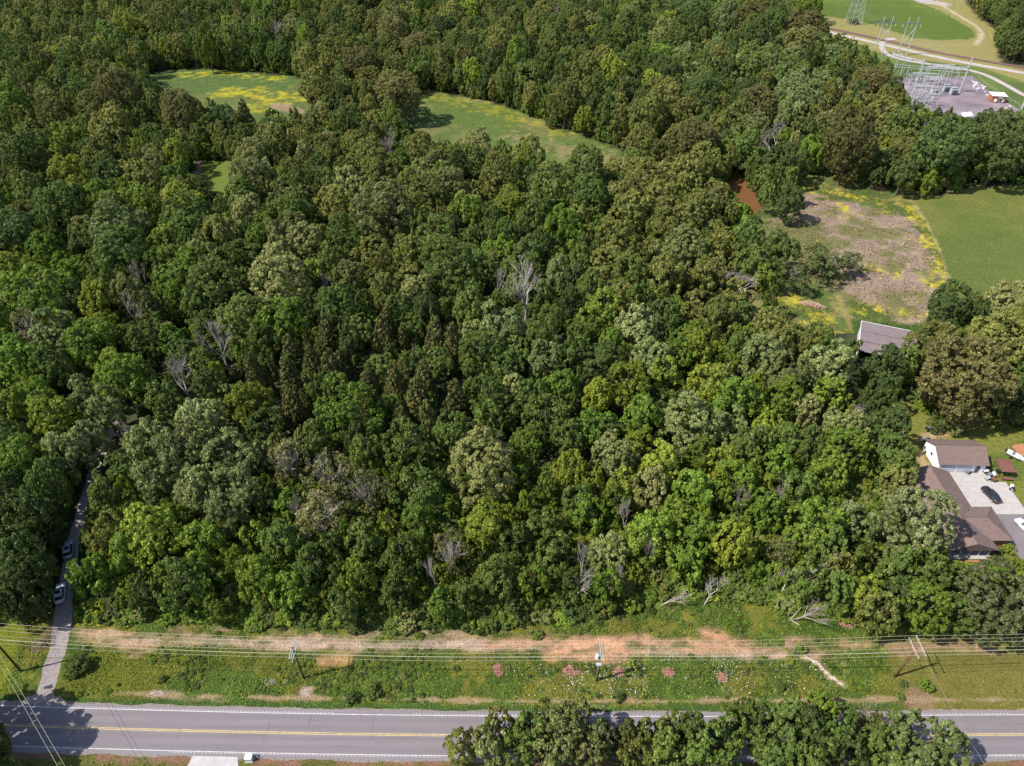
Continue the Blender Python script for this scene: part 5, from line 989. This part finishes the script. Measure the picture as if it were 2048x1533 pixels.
for k in range(26):
    t = k / 25 * 4; a = int(min(3, t)); q = gul[a] * (1 - (t - a)) + gul[a + 1] * (t - a); mb = MB()
    s = r.uniform(.16, .38); V = [(s * r.uniform(.7, 1.1) * a_, s * r.uniform(.7, 1.1) * b_, s * .5 * c_ * r.uniform(.6, 1.1)) for c_ in (-1, 1) for b_ in (-1, 1) for a_ in (-1, 1)]
    mb.add(V, [(0, 2, 3, 1), (4, 5, 7, 6), (0, 1, 5, 4), (2, 6, 7, 3), (0, 4, 6, 2), (1, 3, 7, 5)]); mb.v = [(p[0] + q[0] + r.uniform(-.25, .25), p[1] + q[1] + r.uniform(-.25, .25), p[2] + .12) for p in mb.v]
    if k == 0: allr = MB()
    allr.add(mb.v, [tuple(f) for f in mb.f])
tag(allr.obj('gully_stones', stone_m), label='pale stones lining the eroded gully down to the road verge', kind='stuff')
# fallen bleached branches
def stick(nm, pts, r0, m, label): 
    o = MB().tube(pts, r0, 6, r0 * .3).obj(nm, m); tag(o, label=label, cat='dead branch'); return o
stick('dead_branch', [G3(1812, 1192, 7), G3(1850, 1193, 8), G3(1893, 1191, 8.5)], .12, palebark, 'bleached branch poking level out of the trees left of the lawn oak')
stick('dead_branch', [G3(1870, 1196, 7), G3(1885, 1210, 6), G3(1900, 1228, 5)], .08, palebark, 'thin bleached branch sloping down below the level one')
stick('fallen_trunk', [G3(1598, 1250, .2), G3(1580, 1240, 1.0), G3(1603, 1215, 5)], .14, palebark, 'bleached leaning trunk at the top of the bare strip')
stick('fallen_trunk', [G3(1556, 1205, .2), G3(1570, 1170, 3.5), G3(1588, 1135, 7)], .12, palebark, 'thin pale leaning trunk inside the wood edge')
stick('leaning_trunk', [G3(236, 1244, 0), G3(222, 1222, 3), G3(200, 1185, 7)], .22, bark_m, 'dark leaning trunk under the bright tree beside the lane')
stick('fallen_trunk', [G3(5, 1240, .3), G3(20, 1228, .8), G3(45, 1217, 1.0)], .12, palebark, 'pale log lying in the shade left of the lane')
# field fence between dirt field and hay field
fp = GP([(1822,402),(1850,440),(1878,500),(1903,575)]); fr = empty('field_fence', (*fp[0], 0), 0, label='thin wire fence between the dirt field and the hay field', cat='fence')
s = np.r_[0, np.cumsum(np.hypot(*np.diff(fp, axis=0).T))]; q = np.arange(0, s[-1], 4.0); fxs, fys = np.interp(q, s, fp[:, 0]) - fp[0][0], np.interp(q, s, fp[:, 1]) - fp[0][1]
pm = MB().tube([(0, 0, 0), (0, 0, 1.3)], .06, 6).mesh('post', wood_grey)
for a, b in zip(fxs, fys): link('post', pm, fr, (a, b, 0))
for z_ in (.5, 1.1): MB().tube([(a, b, z_) for a, b in zip(fxs, fys)], .012, 3, cap=False).obj('wire', wire_dk, fr)

# ------------------------------------------------------------------ power lines and substation at the upper right
def lattice(parent, base, topw, h, bw_, m, nseg=7):
    """four-legged lattice mast"""
    for sx in (-1, 1):
        for sy in (-1, 1): MB().tube([(sx * bw_ / 2, sy * bw_ / 2, 0), (sx * topw / 2, sy * topw / 2, h)], .11, 4).obj('leg', m, parent)
    br = MB()
    for k in range(nseg):
        z0, z1 = h * k / nseg, h * (k + 1) / nseg; w0 = (bw_ + (topw - bw_) * k / nseg) / 2; w1 = (bw_ + (topw - bw_) * (k + 1) / nseg) / 2
        for (ax, ay), (bx, by) in (((-1, -1), (1, -1)), ((1, -1), (1, 1)), ((1, 1), (-1, 1)), ((-1, 1), (-1, -1))):
            br.tube([(ax * w0, ay * w0, z0), (bx * w1, by * w1, z1)], .06, 3, cap=False); br.tube([(bx * w0, by * w0, z0), (ax * w1, ay * w1, z1)], .06, 3, cap=False); br.tube([(ax * w1, ay * w1, z1), (bx * w1, by * w1, z1)], .05, 3, cap=False)
    tag(br.obj('bracing', m, parent), kind='stuff')
x, y = G(1706, 48); tw = empty('lattice_tower', (x, y, 0), .2, label='lattice transmission tower in the green field at the top', cat='pylon'); lattice(tw, None, 2.2, 34, 8.0, steel_m, 9)
for z_, w in ((22, 9), (28, 7), (33, 6)): MB().box((0, 0, z_), (w, .5, .4)).obj('crossarm', steel_m, tw)
mb = MB(); r = random.Random(2)
shrub(x, y, 3.6, 'D', 'dark scrub round the feet of the lattice tower', .5)
for n_, (pxa, pxb, py) in enumerate(((1746.8, 1763.7, 109.8), (1794.7, 1812.6, 111.8))):
    a = G(pxa, py); b = G(pxb, py); cx, cy = (a + b) / 2; hw = float(np.hypot(*(b - a)) / 2)
    hf_ = empty('h_frame_pylon', (cx, cy, 0), 0, label=['left H-frame pylon standing at the railway crossing', 'right H-frame pylon in the grass by the access drive'][n_], cat='pylon', group='H-frame pylons')
    for s_ in (-1, 1):
        MB().tube([(s_ * hw, 0, 0), (s_ * hw, 0, 20.5)], .28, 8, .18).obj('pole', steel_m, hf_)
        for j in (-1.7, 0, 1.7): pass
    MB().box((0, 0, 17.2), (hw * 2 + 5.5, .35, .45)).obj('crossarm', steel_d, hf_)
    MB().tube([(-hw, 0, 6), (hw, 0, 15)], .1, 4).obj('brace', steel_m, hf_); MB().tube([(hw, 0, 6), (-hw, 0, 15)], .1, 4).obj('brace', steel_m, hf_)
    for xx in (-hw - 2.5, 0, hw + 2.5): MB().tube([(xx, 0, 17), (xx, 0, 15.4)], .14, 6).obj('insulator', ceramic, hf_)
# big dead-end gantry
def col(px, py): return G(px, py)
def gantry(px0, py0, px1, py1, h, label, wcol=.5, beam=.6, group=None, overshoot=0.0, m=steel_m):
    a, b = G(px0, py0), G(px1, py1); c = (a + b) / 2; d = b - a; L_ = float(np.hypot(*d)); rz = math.atan2(d[1], d[0])
    g = empty('steel_gantry', (*c, .1), rz, label=label, cat='gantry', group=group)
    for s_ in (-1, 1): MB().tube([(s_ * L_ / 2, 0, 0), (s_ * L_ / 2, 0, h + overshoot)], wcol / 2, 6, wcol / 3).obj('column', m, g)
    mb = MB()
    for yy in (-beam / 2, beam / 2):
        for zz in (0, beam): mb.tube([(-L_ / 2, yy, h - zz), (L_ / 2, yy, h - zz)], .07, 4)
    nn = max(3, int(L_ / 1.5))
    for k in range(nn): x0 = -L_ / 2 + L_ * k / nn; x1 = x0 + L_ / nn; mb.tube([(x0, -beam / 2, h), (x1, beam / 2, h - beam)], .04, 3); mb.tube([(x0, beam / 2, h - beam), (x1, -beam / 2, h)], .04, 3)
    mb.obj('beam', m, g)
    for k in range(3): xx = -L_ / 3 + k * L_ / 3; MB().tube([(xx, 0, h - beam), (xx, 0, h - beam - 1.3)], .12, 6).obj('insulator', ceramic, g)
    return g
gantry(1826, 186, 1918, 186, 12.5, 'tall two-legged gantry across the middle of the substation', .8, .7, overshoot=4.5)
gl = ['low gantry at the back left corner of the yard', 'low gantry second from the back left', 'low gantry behind the tall one', 'low gantry in the middle of the equipment', 'low gantry before the tall one', 'front gantry nearest the tree line']
gl += ['gantry at the far left end of the bus rows', 'gantry just right of the far left end', 'gantry behind the switch rows at centre', 'gantry between the tall one and its right leg', 'short gantry left of the transformers', 'gantry by the front left corner']
for k, (a, b, c, d, h) in enumerate(((1775, 140, 1812, 150, 8), (1800, 150, 1838, 160, 9), (1845, 165, 1885, 165, 8), (1815, 178, 1862, 180, 8), (1816, 200, 1860, 202, 7), (1845, 212, 1872, 214, 6), (1777, 131, 1790, 140, 7), (1790, 134, 1806, 146, 7), (1850, 156, 1900, 158, 7), (1876, 172, 1908, 176, 9), (1838, 190, 1874, 192, 9), (1818, 208, 1846, 212, 7))): gantry(a, b, c, d, h, gl[k], .3, .45, 'low substation gantries')
r = random.Random(5)
desc = ['first', 'second', 'third', 'fourth', 'fifth', 'sixth', 'seventh', 'eighth']
def equip(kind_, px, py, label, rz=0):
    x, y = G(px, py); e = empty(kind_, (x, y, .14), rz, label=label, cat='substation equipment')
    if kind_ == 'power_transformer':
        MB().box((0, 0, 1.5), (3.2, 2.0, 2.6)).obj('tank', steel_m, e); MB().tube([(-1.6, 0, 3.4), (1.4, 0, 3.4)], .4, 10).obj('conservator', steel_m, e)
        for k in range(6): MB().box((-1.3 + k * .5, -1.3, 1.5), (.12, .6, 2.0)).obj('radiator', steel_d, e)
        for k in range(3): MB().tube([(-.9 + k * .9, .4, 2.8), (-.9 + k * .9, .7, 4.2)], .16, 8, .08).obj('bushing', rust_m, e)
    elif kind_ == 'circuit_breaker':
        MB().box((0, 0, 1.1), (1.5, .9, 1.0)).obj('cabinet', steel_m, e)
        for s_ in (-.6, .6): MB().box((s_, 0, .35), (.1, .7, .6)).obj('leg', steel_d, e)
        for k in range(3):
            for s_ in (-1, 1): MB().tube([(-.5 + k * .5, s_ * .2, 1.6), (-.5 + k * .5, s_ * .7, 3.0)], .12, 6, .07).obj('bushing', ceramic, e)
    else:
        for k in range(3):
            MB().tube([(-1.4 + k * 1.4, 0, 2.6), (-1.4 + k * 1.4, 0, 4.4)], .13, 6).obj('insulator', ceramic, e)
        for s_ in (-1.4, 1.4): MB().tube([(s_, 0, 0), (s_, 0, 2.6)], .13, 5).obj('post', steel_m, e)
        MB().box((0, 0, 2.6), (3.6, .3, .25)).obj('beam', steel_m, e); MB().box((0, 0, 4.45), (3.8, .18, .12)).obj('switch_blade', steel_d, e)
for k, (px, py, lb) in enumerate(((1890, 184, 'power transformer on rusty footing under the tall gantry'), (1905, 190, 'power transformer right of its twin beside the gantry leg'), (1866, 190, 'power transformer left among the low gantries'))): equip('power_transformer', px, py, lb)
k = 0
rows = ['back row', 'second row', 'middle row', 'fourth row', 'front row']
for ri, py in enumerate((163, 172, 181, 196, 206)):
    for ci, px in enumerate((1818, 1832, 1846, 1862, 1878)):
        if py > 190 and px > 1870 or (py == 181 and px > 1860): continue
        equip('circuit_breaker' if (ri + ci) % 2 else 'disconnect_switch', px + r.uniform(-2, 2), py + r.uniform(-1.5, 1.5), f'{"grey breaker with slanted bushings" if (ri + ci) % 2 else "raised switch on posts"}, {desc[ci]} from the left in the {rows[ri]}', r.uniform(-.1, .1))
busl = ['topmost long bus pipe over the back of the yard', 'second bus pipe from the back', 'third bus pipe across the yard', 'nearest bus pipe by the tree line']
for k, (a, b) in enumerate((((1778, 128), (1925, 141)), ((1785, 133), (1920, 146)), ((1808, 170), (1890, 172)), ((1812, 192), (1870, 196)))):
    z_ = 7.5 if k < 2 else 5.5; p0, p1 = G(*a, z_), G(*b, z_); o = empty('bus_pipe', (*p0, 0), 0, label=busl[k], cat='bus pipe', group='bus pipes')
    d = p1 - p0; MB().tube([(0, 0, z_), (d[0], d[1], z_)], .10, 5).obj('pipe', steel_m, o)
    for q in np.linspace(0.02, .98, 8): MB().tube([(d[0] * q, d[1] * q, 0), (d[0] * q, d[1] * q, z_)], .10, 5).obj('post', steel_m, o)
# overhead strings sweeping down to the front
ends = [((1835, 200, 9), (1905, 236, 2)), ((1848, 196, 9), (1915, 238, 2)), ((1822, 205, 7), (1860, 232, 3))]
for k, (a, b) in enumerate(ends): wire([G3(*a), G3(*b)], .07, steel_m, .3, ['left', 'middle', 'right'][k] + ' one of the three slanting conductors at the front of the substation', 'conductor')['group'] = 'slanting conductors'
# control house
x, y = G(1991, 203); chs = empty('control_house', (x, y, .1), math.radians(-12), label='small brick control house with a white roof in the gravel yard', cat='building')
MB().box((0, 0, 1.6), (6.4, 5.4, 3.2)).obj('wall', brick_m, chs); MB().box((0, 0, 3.3), (7.2, 6.4, .22)).obj('roof', mat('white_membrane', (.6, .58, .53), .7), chs)
MB().box((.6, -2.74, 1.1), (1.0, .08, 2.2)).obj('door', steel_d, chs); MB().box((-1.4, -3.2, 1.2), (.8, .8, 1.2)).obj('air_conditioner', white_pl, chs); MB().box((1.9, -3.1, 1.2), (.7, .7, 1.3)).obj('cooler', tin_w, chs); MB().box((.6, -3.1, 2.5), (2.0, .9, .1)).obj('door_canopy', tin_w, chs)
rr = random.Random(8); mb = MB()
for (px, py) in [(1945 + k * 5.2 + rr.uniform(-3, 3), 160 + k * 5.0 + rr.uniform(-3, 3)) for k in range(7)] + [(1960 + rr.uniform(-14, 10), 176 + rr.uniform(-5, 6)) for k in range(12)] + [(2020, 214), (2012, 218)]:
    a, b = G(px, py); s_ = rr.uniform(.5, 1.2); mb.box((a, b, .15 + s_ * .25), (s_ * 1.4, s_, s_ * .7), rr.uniform(0, 3))
tag(mb.obj('stored_parts', tin_w), label='scattered pale crates and parts along the right yard edge', kind='stuff')
x, y = G(1926, 240); wt = empty('storage_tent', (x, y, .1), .3, label='white equipment cover at the front corner of the gravel yard', cat='cover')
MB().slab([(-3.2, -2.0, 2.2), (3.2, -2.0, 2.2), (2.8, 0, 3.4), (-2.8, 0, 3.4)], .08).obj('cover_side', white_pl, wt); MB().slab([(-3.2, 2.0, 2.2), (3.2, 2.0, 2.2), (2.8, 0, 3.4), (-2.8, 0, 3.4)], .08).obj('cover_side', white_pl, wt)
for a in (-3, 3):
    for b in (-1.9, 1.9): MB().box((a, b, 1.1), (.15, .15, 2.2)).obj('post', steel_m, wt)
# yard fence
fpx = GP([(1803,158),(1945,153),(1972,178),(2042,222),(1992,243)]); fe = empty('yard_fence', (*fpx[0], 0), 0, label='low chain-link fence round the substation yard', cat='fence')
s = np.r_[0, np.cumsum(np.hypot(*np.diff(fpx, axis=0).T))]; q = np.arange(0, s[-1], 4.0); fxs, fys = np.interp(q, s, fpx[:, 0]) - fpx[0][0], np.interp(q, s, fpx[:, 1]) - fpx[0][1]
pm = MB().tube([(0, 0, 0), (0, 0, 2.1)], .05, 4).mesh('post', steel_m)
for a, b in zip(fxs, fys): link('post', pm, fe, (a, b, 0))
MB().tube([(a, b, 2.1) for a, b in zip(fxs, fys)], .04, 3, cap=False).obj('top_rail', steel_m, fe)
def bigpole(px, py, h, r0, m, lb, lean=0):
    x, y = G(px, py); o = empty('transmission_pole', (x, y, 0), 0, label=lb, cat='pole'); o.rotation_euler = (0, lean, 0)
    MB().tube([(0, 0, 0), (0, 0, h)], r0, 8, r0 * .6).obj('pole', m, o); MB().box((0, 0, h - .8), (3.2, .25, .3)).obj('crossarm', steel_m, o)
bigpole(2043, 219, 22, .5, steel_m, 'thick steel pole at the right edge below the access drive'); bigpole(1739, 23, 14, .2, wood_grey, 'thin wooden pole in the far green field'); bigpole(1905, 15, 14, .2, wood_grey, 'thin wooden pole beside the far dirt track')
# far transmission conductors
cp = [[(1766.7, 56, 1748, -14), (1790, 56, 1770, -14)], [(1804, 58, 1786, -12)]]
for k, (xo) in enumerate((-9.0, -4.5, 0.0)):
    a = G(1755, 109.8); b = G(1800, 111.8)
    wire([(a[0] + xo * .55 + 2, a[1], 15.3), (a[0] + xo * .5 - 6, a[1] + 180, 28)], .03, wire_dk, 3, ['left', 'middle', 'right'][k] + ' conductor running away from the left H-frame pylon', 'conductor')
    wire([(b[0] + xo * .55 + 2, b[1], 15.3), (b[0] + xo * .5 + 6, b[1] - 65, 12.2)], .03, wire_dk, 1.5, ['left', 'middle', 'right'][k] + ' conductor from the right H-frame pylon to the tall gantry', 'conductor')
